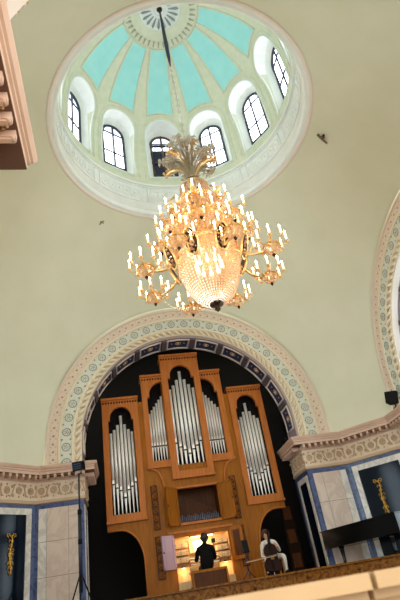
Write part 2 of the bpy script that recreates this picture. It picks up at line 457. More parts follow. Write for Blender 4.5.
# ---- drum windows
for k in range(12):
    a = 2 * PI * k / 12
    u = Vector((sin(a), cos(a), 0)); t = Vector((cos(a), -sin(a), 0)); r0 = 3.65
    dim = (k == 0)
    w, zb, zt = niche(r0); w += .02; zb -= .02; zt += .02; zs = zt - w
    P = lambda x, z, d=0.: u * (r0 + d) + t * x + Vector((0, 0, z))
    fm = M['framebrown'] if dim else M['frame']
    f = MB()
    wi = w - .05
    path = [P(-wi, zb + .05), P(wi, zb + .05), P(wi, zs)] + [P(wi * cos(PI * i / 12), zs + wi * sin(PI * i / 12)) for i in range(1, 12)] + [P(-wi, zs)]
    f.tube(path, .06, 4, fm, closed=True, smooth=False)
    f.tube([P(0, zb), P(0, zt)], .042, 4, fm, smooth=False)
    for z in ((zb + .74, zs + .02) if not dim else (zb + .74, zs + .02, zs + .02)):
        f.tube([P(-w, z), P(w, z)], .036, 4, fm, smooth=False)
    lab = {0: 'arched dome window with dark panes and brown frame, straight above the chandelier',
           11: 'bright arched dome window just left of the dark-paned window', 1: 'bright arched dome window just right of the dark-paned window',
           10: 'bright arched dome window far left in the dome', 2: 'bright arched dome window second to the right of the dark-paned window',
           3: 'bright arched dome window far right in the dome'}.get(k, 'arched dome window on the near side of the drum, %s after the far right one' % ('first', 'second', 'third', 'fourth', 'fifth', 'sixth')[max(0, k - 4) % 6])
    wn = struct('window_%d' % (k + 1), f, lab, 'window')
    p = MB(); zm = zs + .02
    low = [P(-wi, zb, .03), P(wi, zb, .03), P(wi, zm, .03), P(-wi, zm, .03)]
    p.add(low, [(0, 1, 2, 3)], M['panedim'] if dim else M['pane'])
    up_ = [P(wi, zm, .03)] + [P(wi * cos(PI * i / 12), zs + wi * sin(PI * i / 12), .03) for i in range(0, 13)] + [P(-wi, zm, .03)]
    p.add(up_, [tuple(range(len(up_)))], M['panetop'] if (dim or k in (11, 10)) else M['pane'])
    if dim: p.add([P(-wi, zm - .32, .02), P(wi, zm - .32, .02), P(wi, zm - .16, .02), P(-wi, zm - .16, .02)], [(0, 1, 2, 3)], M['pane'])
    obj('pane', p, wn)

# ---- four arches: archivolt with rope, scroll band and coffered soffit
def arch_pt(s, r):
    """s runs along the arch, returns (x,z) at radius r; stilts then semicircle"""
    st_ = ZC - HZ + .06; Lr = PI * 3.85
    if s < st_: return (r, ZC - st_ + s)
    if s > st_ + Lr: return (-r, ZC - (s - st_ - Lr))
    a = (s - st_) / 3.85; return (r * cos(a), ZC + r * sin(a))
ST = ZC - HZ + .06; LT = 2 * ST + PI * 3.85
def arch_mesh():
    mb = MB(); N = 120
    S = [ST * i / 4 for i in range(4)] + [ST + PI * 3.85 * i / N for i in range(N + 1)] + [ST + PI * 3.85 + ST * i / 4 for i in range(1, 5)]
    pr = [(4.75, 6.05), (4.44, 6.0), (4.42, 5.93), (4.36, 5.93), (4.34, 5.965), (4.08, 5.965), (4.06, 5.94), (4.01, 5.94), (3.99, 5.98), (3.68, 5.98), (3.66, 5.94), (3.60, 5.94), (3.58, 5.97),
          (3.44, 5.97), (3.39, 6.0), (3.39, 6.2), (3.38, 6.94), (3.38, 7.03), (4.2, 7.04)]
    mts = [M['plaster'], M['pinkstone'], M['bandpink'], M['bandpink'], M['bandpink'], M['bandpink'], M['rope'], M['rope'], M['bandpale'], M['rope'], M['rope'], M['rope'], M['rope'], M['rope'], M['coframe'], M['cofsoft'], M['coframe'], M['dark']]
    k = len(pr); vs = []
    for s in S:
        for r, y in pr:
            x, z = arch_pt(s, r); vs.append((x, y, z))
    base = mb.add(vs, [], mts[0])
    for i in range(len(S) - 1):
        for j in range(k - 1):
            mb.f.append([base + i * k + j, base + (i + 1) * k + j, base + (i + 1) * k + j + 1, base + i * k + j + 1]); mb.mi.append(mb.m(mts[j])); mb.sm.append(False)
    return mb
def arch_orn():
    A = MB(); B_ = MB(); C_ = MB(); Dq = MB()
    n = 56                                   # rope: slanting gilt-edged lobes
    for i in range(n):
        s = LT * (i + .5) / n
        p = [arch_pt(s + d, r) for d, r in ((-.09, 3.42), (-.03, 3.47), (.05, 3.53), (.11, 3.57))]
        A.tube([(p[0][0], 5.985, p[0][1]), (p[1][0], 5.94, p[1][1]), (p[2][0], 5.94, p[2][1]), (p[3][0], 5.965, p[3][1])], [.02, .042, .042, .02], 6, M['rope'])
        p = [arch_pt(s + d + .095, r) for d, r in ((-.09, 3.42), (-.0, 3.49), (.09, 3.56))]
        A.tube([(q[0], 5.95, q[1]) for q in p], [.008, .014, .008], 4, M['ropegold'])
    n = 30                                   # scroll band: rings with flowers
    for i in range(n):
        s = LT * (i + .5) / n; x, z = arch_pt(s, 3.835)
        B_.torus((x, 5.972, z), .115, .014, 16, 4, M['scrollblue'], (1, 0, 0), (0, 0, 1))
        for q in range(5):
            a = 2 * PI * q / 6
            B_.ball((x + .055 * cos(2 * PI * q / 5), 5.974, z + .055 * sin(2 * PI * q / 5)), .019, 6, 4, M['scrollblue'], (1, .5, 1))
        B_.ball((x, 5.965, z), .022, 6, 4, M['rose'])
        for rr in (3.71, 3.96):
            x, z = arch_pt(LT * (i + 1) / n if i < n - 1 else s, rr); B_.ball((x, 5.968, z), .032, 6, 4, M['scrollblue'], (1, .4, 1))
            x, z = arch_pt(s, rr); B_.ball((x, 5.968, z), .02, 5, 4, M['scrollblue'], (1, .4, 1))
    n = 60
    for i in range(n):
        s = LT * (i + .5) / n; x, z = arch_pt(s, 4.21)
        C_.ball((x, 5.958, z), .035, 6, 4, M['rose'], (1, .4, 1))
        for rr in (4.13, 4.29):
            x, z = arch_pt(s + .08, rr); C_.ball((x, 5.958, z), .018, 5, 4, M['rose'], (1, .4, 1))
    n = 11                                   # coffers
    sa = [ST + PI * 3.85 * i / n for i in range(n)]
    for i in range(n):
        a0 = math.radians(-5.15 + 17.3 * i); am = a0 + math.radians(8.65)
        def q(a, r, y): return (r * cos(a), y, ZC + r * sin(a))
        h = math.radians(8.65) * .74; K_ = 6
        vs = []
        for y in (6.28, 6.9):
            for u in range(K_ + 1): vs.append(q(am - h + 2 * h * u / K_, 3.372, y))
        Dq.add(vs, [(u, u + 1, K_ + 2 + u, K_ + 1 + u) for u in range(K_)], M['coffer'])
        fr = [q(am - h, 3.37, 6.28), q(am, 3.37, 6.28), q(am + h, 3.37, 6.28), q(am + h, 3.37, 6.9), q(am, 3.37, 6.9), q(am - h, 3.37, 6.9)]
        Dq.tube(fr, .035, 4, M['coframe'], closed=True)
        for rr in (.07,):
            T = Vector((-sin(am), 0, cos(am))); c = Vector(q(am, 3.36, 6.55))
            Dq.torus(c, rr * 1.3, .022, 12, 4, M['gilt'], T, (0, 1, 0)); Dq.ball(c, .04, 6, 4, M['coframe'])
        for d in (-1, 1):
            T = Vector((-sin(am), 0, cos(am))); c = Vector(q(am, 3.36, 6.55)) + T * .22 * d
            Dq.ball(c, .028, 6, 4, M['gilt'])
        # rib at the start of each coffer
        for a in ((a0,) if i else ()):
            t_ = Vector((-sin(a), 0, cos(a))); nr = Vector((cos(a), 0, sin(a)))
            R = Matrix((t_, (0, 1, 0), nr)).transposed()
            Dq.box(q(a, 3.36, 6.58), (.15, .72, .07), M['cofrib'], R)
    return A, B_, C_, Dq
am_ = arch_mesh().mesh('arch_moulding'); orn = [(n, m.mesh(n)) for n, m in zip(('rope_moulding', 'scroll_band', 'rosette_band', 'soffit_coffers'), arch_orn())]
arch_lab = ['tall stucco arch framing the pipe organ', 'stucco arch at the left side of the crossing', 'stucco arch behind the viewer towards the entrance', 'stucco arch at the right edge of the photo']
for k in range(4):
    o = D.objects.new('trim_%d' % (k + 1), am_); COL.objects.link(o); o.rotation_euler.z = R4(k)
    tag(o, arch_lab[k], 'arch', kind='structure')
    for n, m in orn:
        c = D.objects.new(n, m); COL.objects.link(c); c.parent = o

# ---- four piers: marble lower walls, frieze, cornice
PATH = [(7.3, 3.36), (6.0, 3.36), (6.0, 4.68), (4.68, 6.0), (3.36, 6.0), (3.36, 7.3)]   # interior side on the right of travel -> use reversed
PATH = PATH[::-1]
def pier_parts():
    base = MB(); base.prism([(3.36, 7.3), (3.36, 6.0), (4.68, 6.0), (6.0, 4.68), (6.0, 3.36), (7.3, 3.36), (7.3, 7.3)], FZ, HZ - .02, M['bluemarble'])
    cn = MB()
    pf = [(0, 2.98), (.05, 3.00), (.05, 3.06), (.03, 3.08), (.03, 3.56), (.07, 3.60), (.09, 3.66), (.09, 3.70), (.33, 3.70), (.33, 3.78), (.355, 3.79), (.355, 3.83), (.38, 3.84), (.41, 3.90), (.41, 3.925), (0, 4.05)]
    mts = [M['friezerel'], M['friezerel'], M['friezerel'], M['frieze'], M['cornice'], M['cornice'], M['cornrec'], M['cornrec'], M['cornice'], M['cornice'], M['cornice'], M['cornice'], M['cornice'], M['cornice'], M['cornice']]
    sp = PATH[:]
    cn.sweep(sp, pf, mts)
    mo = MB(); rl = MB()
    for i in range(len(PATH) - 1):
        a = Vector((*PATH[i], 0)); b = Vector((*PATH[i + 1], 0)); t = (b - a); L_ = t.length; t.normalize()
        nrm = Vector((-t.y, t.x, 0))
        if nrm.dot(Vector((-1, -1, 0)) - Vector((0, 0, 0))) < 0 and i not in (): nrm = -nrm
        if i == 0 : nrm = Vector((-1, 0, 0))
        if i == len(PATH) - 2: nrm = Vector((0, -1, 0))
        ext = .12 if i in (1, 3) else (-.12 if i == 2 else 0)
        n = max(2, round((L_ + 2 * ext) / .2))
        R = Matrix((t, nrm, (0, 0, 1))).transposed()
        for q in range(n):
            d = -ext + (L_ + 2 * ext) * (q + .5) / n; c = a + t * d
            mo.box(c + nrm * .20 + Vector((0, 0, 3.66)), (.068, .22, .08), M['cornice'], R); mo.box(c + nrm * .19 + Vector((0, 0, 3.61)), (.045, .17, .03), M['cornice'], R)
            mo.tube([c + nrm * .285 + Vector((0, 0, 3.625)) - t * .033, c + nrm * .285 + Vector((0, 0, 3.625)) + t * .033], .022, 8, M['cornice'])
            d2 = d + (L_ + 2 * ext) / n / 2
            if -.05 < d2 < L_ + ext:
                c2 = a + t * d2 + nrm * .21 + Vector((0, 0, 3.69))
                mo.ball(c2, .022, 6, 4, M['gilt'])
                for u in range(5): mo.ball(c2 + (t * cos(u * 1.2566) + nrm * sin(u * 1.2566)) * .038, .022, 5, 3, M['gilt'])
        # frieze scroll relief
        n = max(1, round(L_ / .36))
        for q in range(n):
            c = a + t * (L_ * (q + .5) / n) + nrm * .035 + Vector((0, 0, 3.33)); up = Vector((0, 0, 1)); sg = 1 if q % 2 else -1
            rl.torus(c, .085, .016, 14, 5, M['friezerel'], t, up)
            for u in range(7):
                w_ = 2 * PI * u / 7; rl.ball(c + (t * cos(w_) + up * sin(w_)) * .045, .024, 6, 4, M['friezerel'])
            rl.ball(c, .02, 6, 4, M['friezerel'])
            h = L_ / n / 2
            sw = [c + t * (h * x_) + up * (sg * y_) for x_, y_ in ((.2, .13), (.55, .16), (.85, .1), (1.0, 0), (1.15, -.1), (1.45, -.16))]
            rl.tube(sw, [.014, .022, .026, .02, .026, .014], 5, M['friezerel'])
            for x_, y_, r_ in ((.85, -.1, .045), (1.0, .14, .04), (-.8, .13, .04), (-.95, -.13, .045), (.0, .16, .03), (0, -.16, .03)):
                rl.ball(c + t * (h * x_) + up * y_ * sg, r_, 6, 4, M['friezerel'], (.8, .8, 1))
    # marble slabs
    sl = MB()
    def slab(a, b, z0, z1, th, mt):      # wall segment a->b (xy)
        a = Vector((*a, 0)); b = Vector((*b, 0)); t = (b - a).normalized(); n = Vector((-t.y, t.x, 0))
        if n.dot(Vector((-1, -1, 0))) < 0 and not (abs(t.x) < .01 and a.x < 4 or abs(t.y) < .01 and a.y < 4): n = -n
        if abs(t.x) < .01 and a.x < 4: n = Vector((-1, 0, 0))
        if abs(t.y) < .01 and a.y < 4: n = Vector((0, -1, 0))
        if abs(t.x) < .01 and a.x > 5: n = Vector((-1, 0, 0))
        if abs(t.y) < .01 and a.y > 5: n = Vector((0, -1, 0))
        vs = [a, b, b + n * th, a + n * th]
        sl.add([v + Vector((0, 0, z)) for z in (z0, z1) for v in vs], [(0, 1, 2, 3), (7, 6, 5, 4), (0, 4, 5, 1), (1, 5, 6, 2), (2, 6, 7, 3), (3, 7, 4, 0)], mt)
    for fl_ in (0, 1):
        sw = (lambda p: (p[1], p[0])) if fl_ else (lambda p: p)
        slab(sw((3.50, 6.0)), sw((4.36, 6.0)), FZ, 2.85, .025, M['tanmarble'])
        slab(sw((4.37, 6.0)), sw((4.58, 6.0)), FZ, 2.85, .025, M['whitemarble'])
        for z in (2.0, 1.15, .3): slab(sw((3.50, 6.0)), sw((4.58, 6.0)), z, z + .012, .027, M['joint'])
        slab(sw((3.78, 6.0)), sw((3.79, 6.0)), FZ, 2.85, .027, M['joint'])
        # jamb: white frame
        slab(sw((3.36, 6.12)), sw((3.36, 6.28)), FZ, 2.85, .025, M['whitemarble'])
        slab(sw((3.36, 6.95)), sw((3.36, 7.10)), FZ, 2.85, .025, M['whitemarble'])
        slab(sw((3.36, 6.28)), sw((3.36, 6.95)), 2.70, 2.85, .025, M['whitemarble'])
        slab(sw((3.36, 6.30)), sw((3.36, 6.93)), FZ, 2.68, .012, M['darkglass'])
    def dg(u): return (4.68 + u * 1.32, 6.0 - u * 1.32)
    slab(dg(.07), dg(.155), FZ, 2.88, .03, M['whitemarble']); slab(dg(.845), dg(.93), FZ, 2.88, .03, M['whitemarble'])
    slab(dg(.155), dg(.845), 2.72, 2.88, .03, M['whitemarble'])
    slab(dg(.16), dg(.84), FZ, 2.72, .012, M['darkglass'])
    return base, cn, mo, rl, sl
bp_, cn_, mo_, rl_, sl_ = pier_parts()
meshes = []
for n, m in (('wall_corner', bp_), ('cornice', cn_), ('modillions', mo_), ('frieze_relief', rl_), ('marble_slabs', sl_)):
    me = m.mesh(n); bm = bmesh.new(); bm.from_mesh(me)
    if n != 'cornice': bmesh.ops.recalc_face_normals(bm, faces=bm.faces)
    bm.to_mesh(me); bm.free(); meshes.append((n, me))
names = ['wall_right_front', 'wall_left_front', 'wall_left_back', 'wall_right_back']
plab = ['marble corner pier to the right of the organ behind the piano', 'marble corner pier to the left of the organ behind the tall lamp stand', 'corner pier whose cornice cuts into the top left of the photo', 'marble corner pier at the right behind the viewer']
for k in range(4):
    o = D.objects.new(names[k], meshes[0][1]); COL.objects.link(o); o.rotation_euler.z = R4(k)
    tag(o, plab[k], 'wall', kind='structure')
    for n, m in meshes[1:]:
        c = D.objects.new(n, m); COL.objects.link(c); c.parent = o

# ---- organ niche and side arms
nb = MB()
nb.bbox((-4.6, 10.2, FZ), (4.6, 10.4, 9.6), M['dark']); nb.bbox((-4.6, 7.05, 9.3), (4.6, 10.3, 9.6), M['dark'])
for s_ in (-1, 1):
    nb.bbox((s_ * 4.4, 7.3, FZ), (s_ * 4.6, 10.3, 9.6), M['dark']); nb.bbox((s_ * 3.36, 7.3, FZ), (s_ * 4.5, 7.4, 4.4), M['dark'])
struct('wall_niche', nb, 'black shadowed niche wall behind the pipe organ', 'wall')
for s_, nm, lb in ((1, 'wall_right', 'cream end wall of the right arm'), (-1, 'wall_left', 'cream end wall of the left arm')):
    wl = MB()
    X = s_ * 9.0
    wl.bbox((X, -5, FZ), (X + s_ * .3, 5, 9.6), M['plaster'])
    for y in (-4.8, 4.8): wl.bbox((s_ * 7.0, y - .1, FZ), (X, y + .1, 9.6), M['plaster'])
    wl.bbox((s_ * 7.0, -4.9, 9.4), (X, 4.9, 9.6), M['plaster'])
    struct(nm, wl, lb, 'wall')
    for j, y in enumerate((-2.9, 0., 2.9)):
        f = MB(); w_ = .55; zb, zs = .6, 5.0
        P = lambda yy, z, d=0.: Vector((X - s_ * (.05 + d), y + yy, z))
        f.tube([P(-w_, zb), P(w_, zb), P(w_, zs)] + [P(w_ * cos(PI * i / 10), zs + w_ * sin(PI * i / 10)) for i in range(1, 10)] + [P(-w_, zs)], .06, 4, M['frame'], closed=True, smooth=False)
        f.tube([P(0, zb), P(0, zs + w_)], .03, 4, M['frame'])
        for z in (1.7, 2.8, 3.9, 5.0): f.tube([P(-w_, z), P(w_, z)], .03, 4, M['frame'])
        wn = struct('window_%d' % (13 + j + (3 if s_ < 0 else 0)), f, 'tall arched window in the %s arm of the hall, %s' % ('right' if s_ > 0 else 'left', ('farthest from the organ', 'in the middle', 'nearest the organ')[j]), 'window')
        p = MB(); vs = [P(-w_, zb, -.02), P(w_, zb, -.02), P(w_, zs, -.02)] + [P(w_ * cos(PI * i / 10), zs + w_ * sin(PI * i / 10), -.02) for i in range(1, 10)] + [P(-w_, zs, -.02)]
        p.add(vs, [tuple(range(len(vs)))], M['panearm']); obj('pane', p, wn)

# ---- parapet near the viewer
pp = MB()
for x0, x1 in ((-6.5, -3.02), (-3.0, -1.56), (-1.54, .9), (.92, 5)):
    pp.bbox((x0, -7.25, FZ), (x1, -6.95, -.075), M['stonecream'])
    pp.bbox((x0, -7.29, -.075), (x1, -6.91, -.045), M['stonecream'])
    pp.bbox((x0, -7.34, -.045), (x1, -6.86, .005), M['stonecream'])
struct('parapet', pp, 'blurred cream stone ledge close to the viewer along the bottom right', 'ledge')

# ================================================================== PIPE ORGAN
OY = 7.05
org = thing('pipe_organ', (0, OY + .3, STZ), 'tall honey-coloured wooden pipe organ with silver pipes under the front arch', 'organ')
PATHS = []
def trefoil(x0, x1, zb, zs, ac, ar, n=14):
    """opening with a shouldered round head"""
    return [(x0, zb), (x1, zb), (x1, zs), (ac + ar, zs), (ac + ar, zs + .10)] + arc(ac, zs + .10, ar, 0, PI, n)[1:] + [(ac - ar, zs)] + [(x0, zs)]
def tower(name, outline, hole, y0, pipes, ybase, mouldz, lbl=None):
    fr = plate([outline, hole], y0, y0 + .14, M['oakred'], .012)
    x0 = min(p[0] for p in outline); x1 = max(p[0] for p in outline); zb = min(p[1] for p in outline); zt = max(p[1] for p in outline)
    o = obj('pipe_tower', fr, org)
    b = MB(); xs = sorted(p[0] for p in hole); zh = max(p[1] for p in hole)
    # case sides, back and cap
    b.bbox((x0 + .01, y0 + .13, zb), (x0 + .06, y0 + .6, zt), M['oak']); b.bbox((x1 - .06, y0 + .13, zb), (x1 - .01, y0 + .6, zt), M['oak'])
    b.bbox((x0 + .01, y0 + .55, zb), (x1 - .01, y0 + .6, zt), M['dark'])
    b.bbox((x0 + .01, y0 + .13, zb), (x1 - .01, y0 + .6, zb + .05), M['oak'])
    obj('case', b, o)
    t = MB(); t.bbox((x0 - .02, y0 - .05, zb - .02), (x1 + .02, y0 + .05, zb + .05), M['oakred']); obj('base_moulding', t, o)
    t = MB()
    t.bbox((x0 - .03, y0 - .06, zt - .03), (x1 + .03, y0 + .6, zt + .045), M['oakred'])
    n = max(3, int((x1 - x0) / .09))
    for i in range(n):     # carved leaf frieze under the cornice
        x = x0 + (x1 - x0) * (i + .5) / n
        t.ball((x, y0 - .005, zt - .12), .034, 6, 4, M['oakdark'], (1, .4, 1.2))
    obj('cornice_moulding', t, o)
    for (x, zfoot, zm, ztop, r) in pipes:
        p = MB(); y = y0 + .26
        p.tube([(x, y, zfoot), (x, y, zfoot + .05), (x, y, zm - .02), (x, y, zm)], [r * .22, r * .3, r * .95, r], 12, M['pipe'])
        p.tube([(x, y, zm), (x, y, ztop)], r, 12, M['pipe'])
        # mouth: flattened upper and lower lip around a dark slot
        p.add([(x - r * .72, y - r * 1.02, zm + .0), (x + r * .72, y - r * 1.02, zm), (x + r * .5, y - r * 1.04, zm + r * 2.6), (x - r * .5, y - r * 1.04, zm + r * 2.6)], [(0, 1, 2, 3)], M['pipe'])
        p.bbox((x - r * .8, y - r * 1.06, zm - .028), (x + r * .8, y - r * .5, zm + .012), M['pipedark'])
        p.torus((x, y, zm - .05), r * .98, .012, 12, 4, M['pipe'])
        p.tube([(x, y, ztop - .012), (x, y, ztop)], r * 1.08, 12, M['pipe'])
        obj('pipe', p, o)
    return o
def mirror(poly): return [(-x, z) for x, z in poly][::-1]
# side towers
for s_ in (-1, 1):
    x0, x1 = 1.59, 2.77
    outl = [(x0, 2.386), (x1, 2.386), (x1, 6.263), (x0, 6.263)]
    hole = trefoil(1.76, 2.60, 2.60, 5.54, 2.18, .36)
    tops = [5.17, 5.26, 5.44, 5.75, 5.44, 5.28, 5.17]; ms = [3.55, 3.43, 3.34, 3.12, 3.34, 3.43, 3.55]
    pipes = [(1.83 + i * .117, 2.62, ms[i], tops[i], .048) for i in range(7)]
    if s_ < 0: outl, hole, pipes = mirror(outl), mirror(hole), [(-p[0],) + p[1:] for p in pipes]
    tower('side', outl, hole, OY, pipes, 2.386, 0)
# inner lower towers with a half-round head rising to the centre
for s_ in (-1, 1):
    outl = [(.64, 3.865), (1.406, 3.865), (1.406, 7.004), (.64, 7.004)]
    hole = [(.68, 4.06), (1.245, 4.06), (1.245, 6.24), (1.16, 6.24), (1.16, 6.36)] + [(.68 + .48 * cos(PI / 2 * i / 10), 6.36 + .42 * sin(PI / 2 * i / 10)) for i in range(1, 11)]
    pipes = [(.74 + i * .093, 4.08, 4.6, 6.32 - i * .12, .041) for i in range(6)]
    if s_ < 0: outl, hole, pipes = mirror(outl), mirror(hole), [(-p[0],) + p[1:] for p in pipes]
    tower('inner', outl, hole, OY + .03, pipes, 3.865, 0)
outl = [(-.669, 3.425), (.669, 3.425), (.669, 7.687), (-.669, 7.687)]
hole = trefoil(-.475, .475, 3.64, 6.84, 0, .385)
tops = [6.49, 6.63, 6.83, 7.15, 6.83, 6.63, 6.49]; ms = [4.60, 4.46, 4.35, 4.22, 4.35, 4.46, 4.60]
tower('centre', outl, hole, OY - .06, [(-.42 + i * .14, 3.66, ms[i], tops[i], .054) for i in range(7)], 3.4, 0)

# lower case : body with swell window, console recess; curved side arches under the side towers
bodyL = []
half = [(1.72, STZ), (1.72, 1.25)] + [(2.42 - .70 * cos(PI / 2 * i / 10), 1.25 + .95 * sin(PI / 2 * i / 10)) for i in range(1, 11)] + [(2.77, 2.20), (2.77, 2.40), (1.60, 2.40), (1.60, 6.1), (1.38, 6.1), (1.38, 3.86)]
body = half + mirror(half)
win = [(-.60, 2.13), (.69, 2.13), (.69, 3.12), (-.60, 3.12)]
con = [(-.85, STZ + .02), (.82, STZ + .02), (.82, 1.76), (-.85, 1.76)]
top = [(1.38, 3.86), (-1.38, 3.86)]
cb = plate([body, win, con], OY + .06, OY + .16, M['oak'], .008)
obj('lower_case', cb, org)
sd = MB()
for s_ in (-1, 1):
    sd.bbox((s_ * 1.66, OY + .15, STZ), (s_ * 1.72, OY + 1.3, 2.4), M['oak'])
    sd.bbox((s_ * 1.54, OY + .15, 2.4), (s_ * 1.60, OY + 1.3, 6.1), M['oak'])
    sd.bbox((s_ * 1.6, OY + .16, 2.36), (s_ * 2.77, OY + .7, 2.40), M['oak'])
sd.bbox((-1.66, OY + 1.25, STZ), (1.66, OY + 1.3, 6.1), M['dark'])
obj('side_panels', sd, org)
sc = MB()
for s_ in (-1, 1):   # shelf scrolls below the inner towers
    sc.tube([(s_ * x, OY + .02, z) for x, z in ((1.42, 3.83), (1.25, 3.80), (1.12, 3.72), (1.05, 3.58), (1.0, 3.42), (.97, 3.2), (.96, 2.9))], .035, 6, M['oakred'])
    sc.bbox((s_ * .62, OY - .03, 3.83), (s_ * 1.44, OY + .1, 3.89), M['oakred'])
    sc.tube([(s_ * 1.74, OY + .05, STZ)] + [(s_ * (2.42 - .68 * cos(PI / 2 * i / 10)), OY + .05, 1.25 + .93 * sin(PI / 2 * i / 10)) for i in range(11)] + [(s_ * 2.77, OY + .05, 2.18)], .03, 6, M['oakred'])
sc.bbox((-.74, OY - .02, 2.06), (.82, OY + .1, 2.13), M['oakred']); sc.bbox((-.74, OY - .02, 3.12), (.82, OY + .1, 3.18), M['oakred'])
sc.bbox((-1.0, OY, 1.86), (.98, OY + .08, 1.92), M['oakred'])
obj('scroll_mouldings', sc, org)
for s_ in (-1, 1):
    for z0, z1 in ((2.03, 3.33), (.72, 1.86)):
        x = 1.305 * (1 if s_ < 0 else .93); c = MB()
        c.bbox((s_ * x - .105, OY + .035, z0), (s_ * x + .105, OY + .07, z1), M['oakdark'])
        n = int((z1 - z0) / .2)
        for i in range(n):
            z = z0 + (i + .5) * (z1 - z0) / n; sg = 1 if i % 2 else -1
            c.torus((s_ * x, OY + .03, z), .06, .015, 12, 4, M['oak'], (1, 0, 0), (0, 0, 1))
            c.tube([(s_ * x - .08 * sg, OY + .03, z + .1), (s_ * x, OY + .025, z + .03), (s_ * x + .08 * sg, OY + .03, z - .09)], .012, 4, M['oak'])
            c.ball((s_ * x, OY + .03, z), .025, 6, 4, M['oak'])
        obj('carved_panel', c, org)
# swell box with ranks and two open doors
sw = MB()
sw.bbox((-.62, OY + .75, 2.05), (.71, OY + .8, 3.2), M['oakdark']); sw.bbox((-.62, OY + .16, 2.07), (.71, OY + .8, 2.13), M['oak'])
sw.bbox((-.66, OY + .14, 2.1), (-.60, OY + .8, 3.18), M['oakdark']); sw.bbox((.69, OY + .14, 2.1), (.75, OY + .8, 3.18), M['oakdark'])
sw.tube([(-.55, OY + .5, 3.02), (.66, OY + .5, 2.38)], .03, 4, M['oakdark'])
so = obj('swell_box', sw, org)
for i in range(22):
    p = MB(); x = -.55 + i * .057
    p.tube([(x, OY + .28, 2.13), (x, OY + .28, 2.2), (x, OY + .28, 2.36 + .03 * sin(i * 1.7))], [.008, .018, .018], 8, M['pipeshade']); obj('pipe', p, so)
for i in range(16):
    p = MB(); x = -.53 + i * .077
    p.bbox((x - .03, OY + .45, 2.13), (x + .03, OY + .51, 3.02 - i * .035), M['oakdark']); obj('wooden_pipe', p, so)  # dark oak stands in for the shade around the rear rank
def door(nm, hx, w, ang, z0, z1, mt, panel, side, y=OY):
    R = Matrix.Rotation(ang, 3, 'Z'); b = MB()
    b.bbox((0, -.02, z0), (side * w, .02, z1), mt)
    for a0, a1, c0, c1 in ((0, w, z1 - .06, z1), (0, w, z0, z0 + .06), (0, .06, z0, z1), (w - .06, w, z0, z1)):
        b.bbox((side * a0, -.035, c0), (side * a1, .035, c1), mt)
    b.bbox((side * .1, -.028, z0 + .1), (side * (w - .1), .028, z1 - .1), panel)
    b.v = [R @ v + Vector((hx, y, 0)) for v in b.v]
    d = obj(nm, b, org)
    k = MB(); k.ball((0, 0, 0), .025, 8, 6, M['bronze']); k.v = [R @ (v + Vector((side * (w - .03), -.04, (z0 + z1) / 2))) + Vector((hx, y, 0)) for v in k.v]
    obj('knob', k, d); return d
door('swell_door', -.62, .5, math.radians(42), 2.06, 3.16, M['oak'], M['oak'], -1)
door('swell_door', .71, .52, math.radians(-42), 2.06, 3.16, M['oak'], M['oak'], 1)
d = door('console_door', -.86, .42, math.radians(25), .93, 1.83, M['lilac'], M['lilac'], -1, OY + .02); d['label'] = 'pale lilac console door folded open on the left'
door('console_door', .86, .40, math.radians(-30), .93, 1.83, M['oak'], M['oakdark'], 1, OY + .02)

# console: lit recess, keyboards, stop jambs, desk and pedals
cs = MB()
cs.bbox((-.87, OY + .62, STZ), (.84, OY + .66, 1.8), M['oaklight']); cs.bbox((-.89, OY + .1, STZ), (-.85, OY + .66, 1.8), M['oaklight'])
cs.bbox((.82, OY + .1, STZ), (.86, OY + .66, 1.8), M['oaklight']); cs.bbox((-.87, OY + .1, 1.76), (.84, OY + .66, 1.8), M['oaklight'])
co_ = obj('console', cs, org)
for s_ in (-1, 1):
    j = MB(); xa, xb = (-.84, -.44) if s_ < 0 else (.42, .80)
    for r in range(3):
        j.bbox((xa, OY + .30 - r * .06, 1.48 - r * .2), (xb, OY + .62, 1.62 - r * .2), M['oaklight'])
    o = obj('stop_jamb', j, co_)
    j = MB()
    for r in range(3):
        for q in range(8):
            for e in (0, 1):
                j.tube([(xa + .04 + q * .045, OY + .30 - r * .06, 1.515 + e * .06 - r * .2), (xa + .04 + q * .045, OY + .275 - r * .06, 1.515 + e * .06 - r * .2)], .010, 6, M['keys'] if (q + r) % 4 else M['blackmat'])
    jo = obj('stop_knobs', j, co_)
for r in range(3):
    k = MB(); y = OY + .02 + r * .13; z = 1.0 + r * .09
    k.bbox((-.44, y, z - .03), (.42, y + .14, z), M['keys'])
    for q in range(24):
        if q % 7 not in (2, 6): k.bbox((-.42 + q * .034, y + .06, z), (-.405 + q * .034, y + .14, z + .014), M['blackmat'])
    for x in (-.46, .44): k.bbox((x - .02, y - .01, z - .06), (x + .02, y + .14, z + .03), M['oak'])
    obj('keyboard', k, co_)
dk = MB(); dk.box((-.01, OY + .48, 1.5), (.72, .02, .34), M['oaklight'], Matrix.Rotation(-.25, 3, 'X')); dk.bbox((-.38, OY + .36, 1.32), (.36, OY + .50, 1.34), M['oaklight'])
obj('music_desk', dk, co_)
for s_, x in ((-1, -.66), (1, .62)):
    b = MB(); b.bbox((x - .19, OY - .02, STZ), (x + .19, OY + .5, STZ + .28), M['oaklight']); b.bbox((x - .19, OY + .2, STZ + .28), (x + .19, OY + .55, .95), M['oaklight'])
    obj('pedestal', b, co_)
    l = MB(); l.bbox((x - .05, OY + .02, .93), (x + .05, OY + .14, .97), M['blackmat']); l.bbox((x - .04, OY + .03, .925), (x + .04, OY + .13, .93), M['lamp']); obj('lamp', l, co_)
l = MB(); l.tube([(-.34, OY + .12, 1.71), (.34, OY + .12, 1.71)], .018, 8, M['lamp']); l.bbox((-.38, OY + .09, 1.725), (.38, OY + .16, 1.75), M['blackmat']); obj('desk_lamp', l, co_)
pd = MB()
for q in range(20): pd.bbox((-.5 + q * .05, OY - .45, STZ + .05), (-.475 + q * .05, OY + .4, STZ + .09), M['oakdark'])
